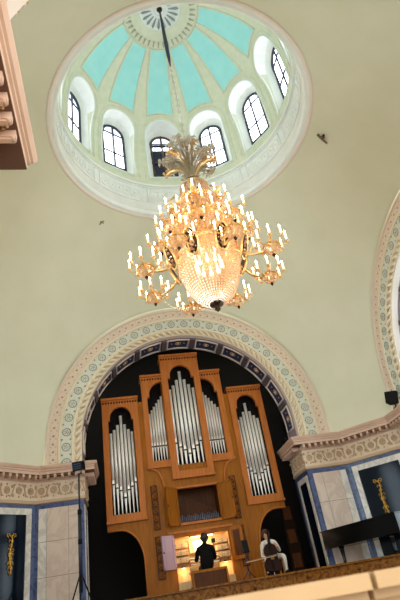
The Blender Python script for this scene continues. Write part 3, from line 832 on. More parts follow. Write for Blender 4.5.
pd.bbox((-.56, OY - .46, STZ), (.52, OY - .40, STZ + .1), M['oak'])
obj('pedalboard', pd, org)
mn = MB(); mn.bbox((.30, OY + .30, 1.5), (.43, OY + .32, 1.62), M['blackmat']); tag(obj('monitor', mn, co_), 'small black screen at the right of the music desk', None)
sheet = MB(); sheet.add([(-.26, OY + .40, 1.36), (.2, OY + .40, 1.36), (.2, OY + .475, 1.64), (-.26, OY + .475, 1.64), (-.26, OY + .406, 1.36), (.2, OY + .406, 1.36), (.2, OY + .481, 1.64), (-.26, OY + .481, 1.64)], [(0, 1, 2, 3), (7, 6, 5, 4), (0, 4, 5, 1), (2, 6, 7, 3)], M['paper'])
tag(obj('sheet_music', sheet), 'open sheet music on the lit organ music desk before the organist', 'sheet music')

# organ bench
bn = thing('organ_bench', (-.08, 6.15, STZ), 'wooden organ bench under the organist', 'bench')
b = MB(); b.bbox((-.60, 5.98, .70), (.42, 6.32, .76), M['oak']); obj('seat', b, bn)
b = MB(); b.bbox((-.52, 6.0, STZ + .06), (.34, 6.03, .70), M['oakdark']); obj('back_panel', b, bn)
for x in (-.56, .38):
    b = MB(); b.bbox((x, 6.0, STZ), (x + .05, 6.3, .70), M['oak']); obj('leg', b, bn)
b = MB(); b.bbox((-.52, 6.13, STZ + .15), (.4, 6.17, STZ + .22), M['oak']); obj('stretcher', b, bn)

# ================================================================== PEOPLE
def figure(nodes, edges, root, sub=2):
    me = D.meshes.new('body'); names_ = list(nodes); ix = {n: i for i, n in enumerate(names_)}
    me.from_pydata([nodes[n][0] for n in names_], [(ix[a], ix[b]) for a, b in edges], [])
    o = D.objects.new('body', me); COL.objects.link(o)
    md_ = o.modifiers.new('s', 'SKIN'); sv = me.skin_vertices[0].data
    for n in names_:
        r = nodes[n][1]; sv[ix[n]].radius = r if isinstance(r, tuple) else (r, r)
        sv[ix[n]].use_root = (n == root)
    md_.use_smooth_shade = True
    sb = o.modifiers.new('d', 'SUBSURF'); sb.levels = sub; sb.render_levels = sub
    out = bake(o); D.objects.remove(o); D.meshes.remove(me); return out
def segdist(p, a, b):
    a = Vector(a); b = Vector(b); t = max(0, min(1, (p - a).dot(b - a) / max(1e-9, (b - a).length_squared))); return (p - a - (b - a) * t).length
def paint(me, nodes, edges, matof, mats):
    me.materials.clear()
    for m in mats: me.materials.append(m)
    for p in me.polygons:
        best = min(edges, key=lambda e: segdist(p.center, nodes[e[0]][0], nodes[e[1]][0]) / (.5 * (rad(nodes[e[0]]) + rad(nodes[e[1]]))))
        p.material_index = matof(best, p.center); p.use_smooth = True
def rad(n): return n[1] if not isinstance(n[1], tuple) else sum(n[1]) / 2
def hand(nodes, edges, pre, wrist, fwd, side, down, L_=.17):
    """palm, four curled fingers and a thumb"""
    w = Vector(wrist); f = Vector(fwd).normalized(); s = Vector(side).normalized(); d = Vector(down).normalized()
    pc = w + f * .055; nodes[pre + 'palm'] = (tuple(pc), (.040, .022)); edges.append((pre + 'wrist', pre + 'palm'))
    for i, (off, ln) in enumerate(((-.030, .068), (-.010, .078), (.010, .072), (.028, .056))):
        k = pc + f * .030 + s * off; m_ = k + f * ln * .55 + d * .012; t = m_ + f * ln * .25 + d * .030
        for q, v, r in (('a', k, .0105), ('b', m_, .009), ('c', t, .0075)): nodes['%sf%d%s' % (pre, i, q)] = (tuple(v), r)
        edges += [(pre + 'palm', '%sf%da' % (pre, i)), ('%sf%da' % (pre, i), '%sf%db' % (pre, i)), ('%sf%db' % (pre, i), '%sf%dc' % (pre, i))]
    k = w + f * .03 - s * .035; m_ = k + f * .035 - s * .018 + d * .012; t = m_ + f * .028 + d * .012
    for q, v, r in (('a', k, .012), ('b', m_, .010), ('c', t, .008)): nodes['%st%s' % (pre, q)] = (tuple(v), r)
    edges += [(pre + 'palm', pre + 'ta'), (pre + 'ta', pre + 'tb'), (pre + 'tb', pre + 'tc')]
def head_features(mb, c, f, r=.105):
    """nose, eyes, brows, mouth and ears on a head centred at c facing f"""
    f = Vector(f).normalized(); c = Vector(c); u = Vector((0, 0, 1)); s = f.cross(u).normalized()
    mb.tube([c + f * .085 + u * .012, c + f * .112 - u * .028, c + f * .092 - u * .036], [.010, .016, .008], 6, M['skin'])
    for e in (-1, 1):
        mb.ball(c + f * .083 + s * .034 * e + u * .014, .013, 8, 6, M['keys']); mb.ball(c + f * .092 + s * .034 * e + u * .014, .007, 6, 4, M['hairdark'])
        mb.tube([c + f * .09 + s * .018 * e + u * .036, c + f * .086 + s * .052 * e + u * .034], .006, 5, M['hairred'])
        mb.ball(c + s * .088 * e - u * .002, .026, 8, 6, M['skin'], (.5, .7, 1.2))
    mb.tube([c + f * .088 + s * .024 - u * .058, c + f * .094 - u * .056, c + f * .088 - s * .024 - u * .058], [.004, .008, .004], 6, M['rose'])

# --- organist, back to us
ox, oy = -.09, 6.16
N = {'pelvis': ((ox, oy, .87), (.215, .14)), 'waist': ((ox, oy + .01, 1.02), (.195, .12)), 'chest': ((ox, oy + .04, 1.20), (.205, .125)), 'upper': ((ox, oy + .06, 1.31), (.14, .09)),
     'neck': ((ox + .01, oy + .08, 1.40), .052), 'jaw': ((ox + .015, oy + .10, 1.475), (.068, .078)), 'head': ((ox + .018, oy + .09, 1.55), (.080, .095)), 'crown': ((ox + .018, oy + .085, 1.605), (.05, .06))}
E_ = [('pelvis', 'waist'), ('waist', 'chest'), ('chest', 'upper'), ('upper', 'neck'), ('neck', 'jaw'), ('jaw', 'head'), ('head', 'crown')]
for pre, s_ in (('l', -1), ('r', 1)):
    N[pre + 'sh'] = ((ox + s_ * .19, oy + .05, 1.27), .085); N[pre + 'elb'] = ((ox + s_ * .27, oy + .16, 1.02), .062); N[pre + 'wrist'] = ((ox + s_ * .17, oy + .50 + .3, 1.08), .030)
    N[pre + 'fore'] = ((ox + s_ * .22, oy + .48, 1.055), .050)
    N[pre + 'hip'] = ((ox + s_ * .10, oy + .08, .84), .095); N[pre + 'knee'] = ((ox + s_ * .14, oy + .50, .84), .065); N[pre + 'ank'] = ((ox + s_ * .12, oy + .52, .47), .042); N[pre + 'toe'] = ((ox + s_ * .12, oy + .66, .425), .034)
    E_ += [('upper', pre + 'sh'), (pre + 'sh', pre + 'elb'), (pre + 'elb', pre + 'fore'), (pre + 'fore', pre + 'wrist'), ('pelvis', pre + 'hip'), (pre + 'hip', pre + 'knee'), (pre + 'knee', pre + 'ank'), (pre + 'ank', pre + 'toe')]
    hand(N, E_, pre, N[pre + 'wrist'][0], (0, 1, 0), (s_, 0, 0), (0, 0, -1))
bmesh_ = figure(N, E_, 'pelvis')
def m_org(e, c):
    return 1 if ('jaw' in e or 'head' in e or 'crown' in e or any('palm' in x for x in e)) else 0
paint(bmesh_, N, E_, m_org, [M['suit'], M['skin']])
po = D.objects.new('person', bmesh_); COL.objects.link(po)
tag(po, 'person in black seen from behind, seated and playing the organ', 'person')
h = MB(); hc = Vector(N['head'][0])
h.ball(hc + Vector((0, -.018, .02)), .122, 16, 10, M['hairdark'], (1.0, .95, 1.02)); h.ball(hc + Vector((0, -.045, -.06)), .075, 12, 8, M['hairdark'], (1, .8, 1))
obj('hair', h, po)
h = MB(); head_features(h, hc, (0, 1, 0)); obj('face', h, po)

# --- cellist, facing us
cx, cy = 1.66, 5.92
N = {'pelvis': ((cx, cy, .82), (.16, .12)), 'waist': ((cx, cy - .03, .93), (.14, .10)), 'chest': ((cx - .01, cy - .05, 1.07), (.165, .11)), 'upper': ((cx - .01, cy - .06, 1.17), (.11, .08)),
     'neck': ((cx - .03, cy - .08, 1.24), .048), 'jaw': ((cx - .05, cy - .12, 1.30), (.062, .072)), 'head': ((cx - .06, cy - .11, 1.37), (.075, .088)), 'crown': ((cx - .06, cy - .105, 1.42), (.048, .058))}
E_ = [('pelvis', 'waist'), ('waist', 'chest'), ('chest', 'upper'), ('upper', 'neck'), ('neck', 'jaw'), ('jaw', 'head'), ('head', 'crown')]
tips = {'l': ((.26, -.12, .98), (.17, -.33, 1.04), (.12, -.36, 1.10)), 'r': ((-.27, -.16, .90), (-.24, -.40, .78), (-.22, -.46, .75))}
for pre, s_ in (('l', 1), ('r', -1)):
    N[pre + 'sh'] = ((cx + s_ * .18, cy - .05, 1.15), .068)
    e, w, _ = tips[pre]
    N[pre + 'elb'] = ((cx + e[0], cy + e[1], e[2] - .08), .046); N[pre + 'wrist'] = ((cx + w[0], cy + w[1], w[2]), .028)
    N[pre + 'hip'] = ((cx + s_ * .10, cy - .10, .78), .09); N[pre + 'knee'] = ((cx + s_ * .25, cy - .46, .76), .062); N[pre + 'ank'] = ((cx + s_ * .25, cy - .42, .40), .040); N[pre + 'toe'] = ((cx + s_ * .28, cy - .58, .345), .036)
    E_ += [('upper', pre + 'sh'), (pre + 'sh', pre + 'elb'), (pre + 'elb', pre + 'wrist'), ('pelvis', pre + 'hip'), (pre + 'hip', pre + 'knee'), (pre + 'knee', pre + 'ank'), (pre + 'ank', pre + 'toe')]
hand(N, E_, 'l', N['lwrist'][0], (-.9, -.2, .35), (0, -.1, 1), (-.2, -1, 0))
hand(N, E_, 'r', N['rwrist'][0], (.5, -.7, -.35), (0, -.4, 1), (.5, .3, -.7))
bm_ = figure(N, E_, 'pelvis')
def m_cel(e, c):
    s_ = ' '.join(e)
    if 'jaw' in s_ or 'head' in s_ or 'crown' in s_ or 'palm' in s_ or 'neck' in s_ or any(x[1:2] in 'ft' and len(x) <= 4 and x[0] in 'lr' and x[1:] not in ('toe',) for x in e): return 0
    if 'toe' in s_: return 3
    if e[0] in ('pelvis', 'waist', 'chest') and abs(c.x - cx) < .06 and c.y < cy - .08: return 2
    return 1
paint(bm_, N, E_, m_cel, [M['skin'], M['jacket'], M['shirt'], M['blackmat']])
pc = D.objects.new('person', bm_); COL.objects.link(pc)
tag(pc, 'person in a white suit with auburn hair, seated and playing a cello', 'person')
h = MB(); hc = Vector(N['head'][0])
h.ball(hc + Vector((0, .03, .025)), .108, 16, 10, M['hairred'], (.95, .95, 1.05))
for e in (-1, 1): h.tube([hc + Vector((e * .06, -.02, .08)), hc + Vector((e * .095, .01, .0)), hc + Vector((e * .09, .03, -.09))], [.04, .04, .02], 8, M['hairred'])
obj('hair', h, pc)
h = MB(); head_features(h, hc, (-.1, -1, -.1)); obj('face', h, pc)
lp = MB()
for e in (-1, 1): lp.tube([(cx - .01 + e * .05, cy - .145, 1.20), (cx + e * .085, cy - .168, 1.08), (cx + e * .05, cy - .15, .92)], [.012, .030, .012], 6, M['jacket'])
obj('lapel', lp, pc)

# chair of the cellist
ch = thing('wooden_chair', (cx + .05, cy + .05, STZ), 'light wooden chair behind the cellist in white', 'chair')
b = MB(); b.bbox((cx - .2, cy - .16, .70), (cx + .3, cy + .26, .74), M['chairwood']); obj('seat', b, ch)
for x in (cx - .18, cx + .27):
    for y in (cy - .13, cy + .24):
        b = MB(); b.bbox((x - .018, y - .018, STZ), (x + .018, y + .018, .70), M['chairwood']); obj('leg', b, ch)
b = MB()
for x in (cx - .18, cx + .27): b.tube([(x, cy + .24, .72), (x + .01, cy + .28, 1.15)], .018, 6, M['chairwood'])
for z in (.9, 1.02, 1.14): b.bbox((cx - .18, cy + .255, z - .03), (cx + .28, cy + .275, z + .03), M['chairwood'])
obj('backrest', b, ch)

# cello
def cello_outline(s=1.):
    pts = [(0, 0), (.12, .005), (.20, .06), (.222, .15), (.20, .24), (.155, .31), (.135, .38), (.15, .44), (.172, .48), (.165, .58), (.12, .66), (.05, .70), (.03, .72)]
    r = []
    for i in range(len(pts) - 1):
        for k in range(3):
            t = k / 3; r.append((pts[i][0] * (1 - t) + pts[i + 1][0] * t, pts[i][1] * (1 - t) + pts[i + 1][1] * t))
    r.append(pts[-1]); return [(x, y) for x, y in r] + [(-x, y) for x, y in r[::-1][:-1]]
cel = thing('cello', (cx - .12, 5.34, STZ), 'dark brown cello leaning back between the knees of the person in white', 'cello')
Rc = Matrix.Rotation(math.radians(-18), 3, 'X') @ Matrix.Rotation(math.radians(5), 3, 'Y'); oc = Vector((cx - .13, 5.36, .42))
def cput(mb): mb.v = [Rc @ v + oc for v in mb.v]; return mb
b = plate([cello_outline()], -.055, .055, M['cello'], .014)
for hw_, zz in ((.09, .33), (-.09, .33)): b.tube([(hw_, -.058, zz - .06), (hw_ * .85, -.059, zz), (hw_, -.058, zz + .06)], .006, 4, M['blackmat'])
obj('body', cput(b), cel)
b = MB(); b.box((0, -.03, .86), (.032, .035, .34), M['cello']); b.box((0, -.075, .80), (.04, .02, .58), M['blackmat']); b.torus((0, -.045, 1.07), .028, .018, 12, 6, M['cello'], (0, 1, 0), (0, 0, 1))
for z in (.98, 1.02):
    for e in (-1, 1): b.tube([(0, -.04, z), (e * .06, -.04, z)], .008, 6, M['blackmat'])
obj('neck', cput(b), cel)
b = MB(); b.box((0, -.09, .30), (.085, .012, .06), M['chairwood']); obj('bridge', cput(b), cel)
b = MB(); b.prism([(-.015, .04), (.015, .04), (.03, .24), (-.03, .24)], -.02, 0, M['blackmat']); b.v = [Vector((v.x, v.z - .075, v.y)) for v in b.v]; obj('tailpiece', cput(b), cel)
for e in (-1.5, -.5, .5, 1.5):
    b = MB(); b.tube([(e * .014, -.085, .24), (e * .016, -.122, .33), (e * .007, -.09, 1.0)], .0015, 4, M['blackmat']); obj('string', cput(b), cel)
b = MB(); b.tube([(0, 0, .01), (0, -.0, -.12)], .006, 6, M['pipe']); obj('endpin', cput(b), cel)
# bow
bw = thing('cello_bow', (cx - .5, 5.3, .76), 'thin pale cello bow held across the strings of the cello', 'bow')
b = MB(); b.tube([(cx - .86, 5.20, .735), (cx - .5, 5.22, .765), (cx + .0, 5.25, .80)], .008, 5, M['chairwood']); obj('stick', b, bw)
b = MB(); b.tube([(cx - .86, 5.20, .72), (cx + .0, 5.25, .775)], .005, 4, M['keys']); obj('bow_hair', b, bw)

sn = thing('wooden_screen', (3.05, 8.0, STZ), 'dim brown wooden door panel in the dark behind the cellist', 'screen')
b = MB(); b.bbox((2.85, 7.98, STZ), (3.25, 8.03, 2.35), M['shadewood']); obj('leaf', b, sn)
for z in (.5, 1.2, 1.9):
    b = MB(); b.bbox((2.92, 7.965, z), (3.18, 7.98, z + .4), M['oakdark']); obj('field_panel', b, sn)
# music stand between the organist and the cellist
ms_ = thing('music_stand', (.93, 5.75, STZ), 'dark narrow stand with a tilted top between organist and cellist', 'stand')
b = MB(); b.tube([(.93, 5.75, STZ + .12), (.93, 5.75, 1.1)], .018, 8, M['bluegrey']); obj('pole', b, ms_)
b = MB(); b.box((.94, 5.72, 1.14), (.18, .08, .30), M['blackmat'], Matrix.Rotation(-.2, 3, 'X') @ Matrix.Rotation(.3, 3, 'Z')); b.box((.94, 5.69, .985), (.2, .12, .02), M['blackmat']); obj('top', b, ms_)
for q in range(3):
    a = q * 2 * PI / 3 + .4; b = MB(); b.tube([(.93, 5.75, STZ + .25), (.93 + .24 * cos(a), 5.75 + .24 * sin(a), STZ + .012)], .012, 6, M['bluegrey']); obj('leg', b, ms_)

# ================================================================== GRAND PIANO
pn = thing('grand_piano', (4.1, 4.6, STZ), 'black grand piano on the stage in front of the right marble pier', 'piano')
ax = Vector((1.02, -2.2, 0)).normalized(); ay = Vector((-ax.y, ax.x, 0)) 
P0 = Vector((3.16, 5.62, 0))
def PW(u, v, z): return P0 + ax * u + ay * v + Vector((0, 0, z))
outl = [(0, 0), (2.6, 0), (2.6, 1.42), (1.75, 1.42), (1.45, 1.30), (1.2, 1.05), (.9, .88), (.55, .82), (.25, .74), (.06, .55), (0, .3)]
def pprism(poly, z0, z1, mt):
    b = MB(); b.prism(poly, z0, z1, mt); b.v = [PW(v.x, v.y, v.z) for v in b.v]; return b
obj('case', pprism(outl, .74, 1.17, M['black']), pn)
lid = [(u - .02 if u < .1 else u, v) for u, v in outl]
lid = [(-.03, -.03), (2.62, -.03), (2.62, 1.45), (1.75, 1.45)] + [(u, v + .03) for u, v in outl[3:]]
obj('lid', pprism(lid, 1.172, 1.20, M['black']), pn)
b = pprism([(2.1, .1), (2.42, .1), (2.42, 1.32), (2.1, 1.32)], 1.0, 1.172, M['black']); obj('fallboard', b, pn)
kb = pprism([(2.2, .14), (2.42, .14), (2.42, 1.28), (2.2, 1.28)], .98, 1.0, M['keys']); obj('keyboard', kb, pn)
for u, v in ((.28, .35), (2.2, .14), (2.2, 1.28)):
    b = MB(); b.tube([PW(u, v, .75), PW(u, v, .68), PW(u, v, .40), PW(u, v, .36)], [.085, .06, .04, .055], 10, M['black']); b.tube([PW(u, v - .02, .335), PW(u, v + .02, .335)], .035, 8, M['bronze']); obj('leg', b, pn)
b = MB()
for v in (.62, .78): b.tube([PW(2.1, v, .76), PW(2.1, v, .42)], .016, 6, M['black'])
b.tube([PW(2.1, .55, .42), PW(2.1, .85, .42)], .03, 6, M['black'])
for v in (.62, .7, .78): b.tube([PW(2.1, v, .41), PW(2.24, v, .40)], .012, 6, M['gold'])
obj('pedal_lyre', b, pn)

# ================================================================== TALL STAGE LIGHTS, PANEL ORNAMENTS, HOOKS
def stage_light(x, y, base, ztop, label, yaw):
    t = thing('stage_light', (x, y, base), label, 'stage light', 'black stage lights')
    b = MB(); b.tube([(x, y, base + .35), (x, y, ztop - 1.2)], .048, 10, M['bluegrey']); b.tube([(x, y, ztop - 1.2), (x, y, ztop - .17)], .024, 10, M['bluegrey'])
    for z in (base + 1.5, ztop - 1.2): b.tube([(x, y, z - .06), (x, y, z + .06)], .055, 8, M['blackmat'])
    obj('pole', b, t)
    for q in range(3):
        a = q * 2 * PI / 3 + .5; b = MB(); b.tube([(x, y, base + .8), (x + .34 * cos(a), y + .34 * sin(a), base + .02)], .02, 6, M['blackmat']); obj('leg', b, t)
    R = Matrix.Rotation(yaw, 3, 'Z') @ Matrix.Rotation(-.25, 3, 'X')
    b = MB(); b.box((0, 0, 0), (.27, .26, .24), M['blackmat'])
    for s_ in (-1, 1): b.box((s_ * .15, 0, -.03), (.012, .1, .22), M['blackmat'])
    for z in (-.06, 0, .06): b.box((0, .135, z), (.22, .02, .02), M['bluegrey'])
    b.v = [R @ v + Vector((x, y, ztop)) for v in b.v]; hd = obj('lamp_head', b, t)
    b = MB(); b.tube([(0, -.13, 0), (0, -.16, 0)], [.09, .10], 16, M['bluegrey']); b.ball((0, -.14, 0), .085, 12, 6, M['darkglass'], (1, .3, 1)); b.v = [R @ v + Vector((x, y, ztop)) for v in b.v]; obj('lens', b, hd)
    b = MB(); b.tube([(x, y, ztop - .2), (x, y, ztop - .12)], [.03, .06], 10, M['pinkstone']); obj('clamp', b, t)
stage_light(-3.43, 5.25, STZ, 3.72, 'black stage light on a tall pole left of the organ by the left pier', 2.8)
def cornice_light(x, y, z, label):
    t = thing('stage_light', (x, y, z), label, 'stage light', 'black stage lights')
    b = MB(); b.bbox((x - .07, y - .07, z), (x + .07, y + .07, z + .03), M['bronze']); b.tube([(x, y, z + .02), (x, y, z + .2)], .02, 8, M['bronze']); obj('bracket', b, t)
    R = Matrix.Rotation(-2.4, 3, 'Z') @ Matrix.Rotation(-.2, 3, 'X'); c = Vector((x, y, z + .32))
    b = MB(); b.box((0, 0, 0), (.36, .34, .34), M['blackmat'])
    for q in (-.06, 0, .06): b.box((0, .155, q), (.24, .02, .02), M['bluegrey'])
    b.v = [R @ v + c for v in b.v]; hd = obj('lamp_head', b, t)
    b = MB(); b.tube([(0, -.15, 0), (0, -.18, 0)], [.10, .11], 16, M['bluegrey']); b.v = [R @ v + c for v in b.v]; obj('lens', b, hd)
cornice_light(5.87, 4.14, 4.03, 'black stage light standing on the cornice at the right edge')

def ornament(cx_, cy_, n, z0, z1, label):
    t = Vector((-n.y, n.x, 0)); c0 = Vector((cx_, cy_, 0)) + n * .04; up = Vector((0, 0, 1)); b = MB()
    H = z1 - z0
    def at(u, z): return c0 + t * u + up * z
    b.tube([at(.03 * sin(i * .9), z0 + H * i / 10) for i in range(11)], .014, 6, M['gold'])
    for i in range(9):
        z = z0 + H * (i + .5) / 9
        for s_ in (-1, 1):
            w_ = .04 + .025 * (i % 3)
            b.tube([at(0, z), at(s_ * w_ * .7, z + .05), at(s_ * w_, z + .02), at(s_ * w_ * .8, z - .03)], [.010, .012, .010, .005], 5, M['gold'])
    for z in (z0 + H * .28, z0 + H * .52):
        b.ball(at(0, z), .04, 10, 6, M['gold'], (.8, .8, 1.1))
        for q in range(6): b.ball(at(.065 * cos(q), z + .065 * sin(q)), .018, 6, 4, M['gold'])
    for s_ in (-1, 1):
        b.tube([at(0, z1 - .06), at(s_ * .06, z1 + .02), at(s_ * .12, z1 + .03), at(s_ * .13, z1 - .03), at(s_ * .09, z1 - .05)], .012, 5, M['gold'])
    tag(obj('gilded_ornament', b), label, 'ornament')
ornament(5.24, 5.44, Vector((-1, -1, 0)).normalized(), 1.25, 2.32, 'gilded branch ornament on the dark panel above the piano')
ornament(-5.20, 5.48, Vector((1, -1, 0)).normalized(), 1.28, 2.22, 'gilded branch ornament on the dark panel at the left edge')

def hook(p, label, k=1.):
    p = Vector(p); n = Vector((-p.x, -p.y, -(p.z - ZC))).normalized(); a = Vector((0, 0, 1)).cross(n).normalized(); b_ = (n.cross(a) + a * .35).normalized()
    t = thing('ceiling_hook', p, label, 'hook')
    m = MB(); m.tube([p - n * .02, p + n * .05 * k], [.07 * k, .05 * k], 10, M['hookmetal']); obj('rose_plate', m, t)
    m = MB(); m.tube([p + n * .05 * k, p + n * .13 * k], .025 * k, 8, M['hookmetal']); m.tube([p + n * .12 * k - b_ * .2 * k, p + n * .11 * k, p + n * .13 * k + b_ * .18 * k + a * .05 * k], [.03 * k, .035 * k, .04 * k], 8, M['hookmetal']); obj('arm', m, t)
    m = MB(); m.ball(p + n * .10 * k + a * .13 * k, .04 * k, 8, 6, M['bronze']); obj('bulb_holder', m, t)
hook((4.107, -.042, 10.97), 'small dark bronze fitting on the vault right of the dome ring', 1.0)
hook((-2.43, 3.36, 10.95), 'tiny dark fitting on the vault below left of the dome ring', .5)

# ================================================================== CHANDELIER
cd = thing('chandelier', (0, 0, 5.35), 'huge gilded crystal chandelier with candle lights hanging from the dome', 'chandelier')
b = MB(); b.tube([(0, 0, 17.66), (0, 0, 17.0), (0, 0, 15.6), (0, 0, 14.9), (0, 0, 14.3)], [.03, .04, .07, .06, .02], 8, M['bluegrey']); b.ball((0, 0, 17.62), .1, 10, 6, M['bronze']); obj('cable_sleeve', b, cd)
b = MB(); b.tube([(0, 0, 14.4), (0, 0, 10.0)], .016, 6, M['crystalgrey'])
for i in range(30): b.torus((0, 0, 14.2 - i * .14), .05, .013, 8, 4, M['crystalgrey'], (1, 0, 0) if i % 2 else (0, 1, 0), (0, 0, 1))
obj('chain', b, cd)
b = MB(); b.lathe([(0, 10.0), (.04, 9.95), (.05, 9.5), (.14, 9.35), (.06, 9.2), (.05, 8.8), (.16, 8.6), (.07, 8.4), (.06, 7.9), (.18, 7.7), (.08, 7.5), (.07, 7.2), (.0, 7.0)], 14, M['palegold']); obj('stem', b, cd)
# crown of plumes
rnd = random.Random(3)
for k in range(26):
    a = 2 * PI * k / 26 + rnd.uniform(-.1, .1); L_ = rnd.uniform(.55, .8); hgt = rnd.uniform(.65, 1.05); mt = M['palegold'] if k % 5 == 0 else M['crystalgrey']
    b = MB(); c_, s_ = cos(a), sin(a)
    path = [(c_ * L_ * t * (.3 + .7 * t), s_ * L_ * t * (.3 + .7 * t), 9.25 + hgt * sin(t * 1.9) ) for t in (0, .2, .4, .6, .8, .92, 1.0)]
    b.tube(path, [.02, .045, .065, .07, .065, .05, .01], 5, mt)
    for q in range(2, 7):
        for e in (-1, 1):
            p = Vector(path[q]); T = Vector((-s_, c_, 0)) * e
            b.tube([p, p + T * .08 + Vector((0, 0, .04)), p + T * .13 - Vector((0, 0, .02))], [.03, .04, .008], 4, mt)
        b.octa((path[q][0], path[q][1], path[q][2] - .07), .022, M['crystal'], .05)
    obj('plume', b, cd)
b = MB(); b.torus((0, 0, 9.22), .22, .04, 28, 6, M['bronze']); b.torus((0, 0, 9.12), .30, .03, 28, 6, M['palegold'])
obj('crown_ring', b, cd)
# gold rings
def gring(z, R, hgt, n):
    b = MB(); b.torus((0, 0, z), R, .03, 48, 6, M['palegold']); b.torus((0, 0, z + hgt), R * .97, .026, 48, 6, M['palegold'])
    for i in range(n):
        a = 2 * PI * i / n; X = Vector((-sin(a), cos(a), 0)); c = Vector((R * cos(a), R * sin(a), z + hgt / 2))
        b.torus(c, hgt * .32, .014, 10, 4, M['palegold'], X, (0, 0, 1)); b.ball(c, hgt * .14, 6, 4, M['palegold'])
    for i in range(6):
        a = 2 * PI * i / 6; b.tube([(R * cos(a), R * sin(a), z), (R * .5 * cos(a), R * .5 * sin(a), z + hgt + .12), (.06 * cos(a), .06 * sin(a), z + hgt + .16)], .016, 5, M['palegold'])
    return obj('gold_band', b, cd)
gring(8.45, .46, .12, 22); gring(7.72, .66, .14, 30); gring(6.98, .74, .20, 34)
# strands of beads
def strands(name, pts_fn, n, k, r, mt, dz=1.5):
    b = MB()
    for i in range(n):
        for q in range(k):
            x, y, z = pts_fn(2 * PI * i / n, q / (k - 1)); b.octa((x, y, z), r, mt, r * dz)
    o = obj(name, b, cd); o['kind'] = 'stuff'; return o
strands('crystal_strands', lambda a, t: ((.30 + .16 * t ** 2) * cos(a), (.30 + .16 * t ** 2) * sin(a), 9.1 - .62 * t), 26, 9, .024, M['crystalgrey'])
strands('crystal_strands', lambda a, t: ((.46 + .20 * t ** 2) * cos(a), (.46 + .20 * t ** 2) * sin(a), 8.42 - .55 * t), 34, 9, .026, M['crystal'])
strands('crystal_strands', lambda a, t: ((.66 + .08 * t ** 2) * cos(a), (.66 + .08 * t ** 2) * sin(a), 7.7 - .5 * t), 42, 8, .026, M['crystal'])
def bowl(a, t):
    w = t * PI / 2 * .97; r = .74 * cos(w) ** .85; return (r * cos(a), r * sin(a), 6.95 - 1.42 * sin(w))
strands('crystal_strands', lambda a, t: ((.36 + .60 * t ** 1.6) * cos(a), (.36 + .60 * t ** 1.6) * sin(a), 9.05 - 1.45 * t), 40, 22, .024, M['crystal'])
strands('crystal_strands', lambda a, t: ((.74 + .26 * t) * cos(a), (.74 + .26 * t) * sin(a), 7.15 - .45 * t + .5 * t * t), 48, 8, .026, M['crystal'])
strands('basket_beads', bowl, 46, 26, .022, M['crystal'], 1.4)
b = MB(); b.lathe([(.72 * cos(t * PI / 2 / 14) ** .85, 6.93 - 1.36 * sin(t * PI / 2 / 14)) for t in range(14)], 40, M['basketglass']); obj('basket', b, cd)
for i in range(10):
    a = 2 * PI * i / 10; b = MB(); b.ball((.30 * cos(a), .30 * sin(a), 6.55), .05, 8, 6, M['bulb'], (1, 1, 1.5)); b.tube([(.30 * cos(a), .30 * sin(a), 6.62), (.28 * cos(a), .28 * sin(a), 6.75)], .022, 6, M['candle']); obj('basket_bulb', b, cd)
b = MB(); b.lathe([(0, 5.72), (.10, 5.66), (.17, 5.58), (.15, 5.50), (.08, 5.46), (.05, 5.42), (.07, 5.38), (.0, 5.31)], 16, M['bronze'])
for q in range(8): b.ball((.14 * cos(q * PI / 4), .14 * sin(q * PI / 4), 5.53), .035, 6, 4, M['crystal'])
obj('finial', b, cd)
# medallions around the basket
for k in range(8):
    a = math.radians(45 * k + 12); u = Vector((cos(a), sin(a), 0)); t = Vector((-sin(a), cos(a), 0)); c = u * .92 + Vector((0, 0, 6.72))
    b = MB(); n_ = Vector((u.x, u.y, -.35)).normalized(); upv = t.cross(n_).normalized()
    ring = [c + t * .17 * cos(q * PI / 10) + upv * .33 * sin(q * PI / 10) for q in range(20)]
    b.add(ring + [v - n_ * .03 for v in ring], [tuple(range(20)), tuple(range(39, 19, -1))] + [(i, (i + 1) % 20, 20 + (i + 1) % 20, 20 + i) for i in range(20)], M['bronze'])
    b.tube(ring, .03, 6, M['palegold'], closed=True)
    for q in range(5): b.ball(c + upv * (.22 - .11 * q) + n_ * .01, .04 if q % 2 else .03, 8, 5, M['crystal'])
    b.tube([u * .74 + Vector((0, 0, 7.02)), c + upv * .3], .02, 5, M['palegold'])
    obj('medallion', b, cd)
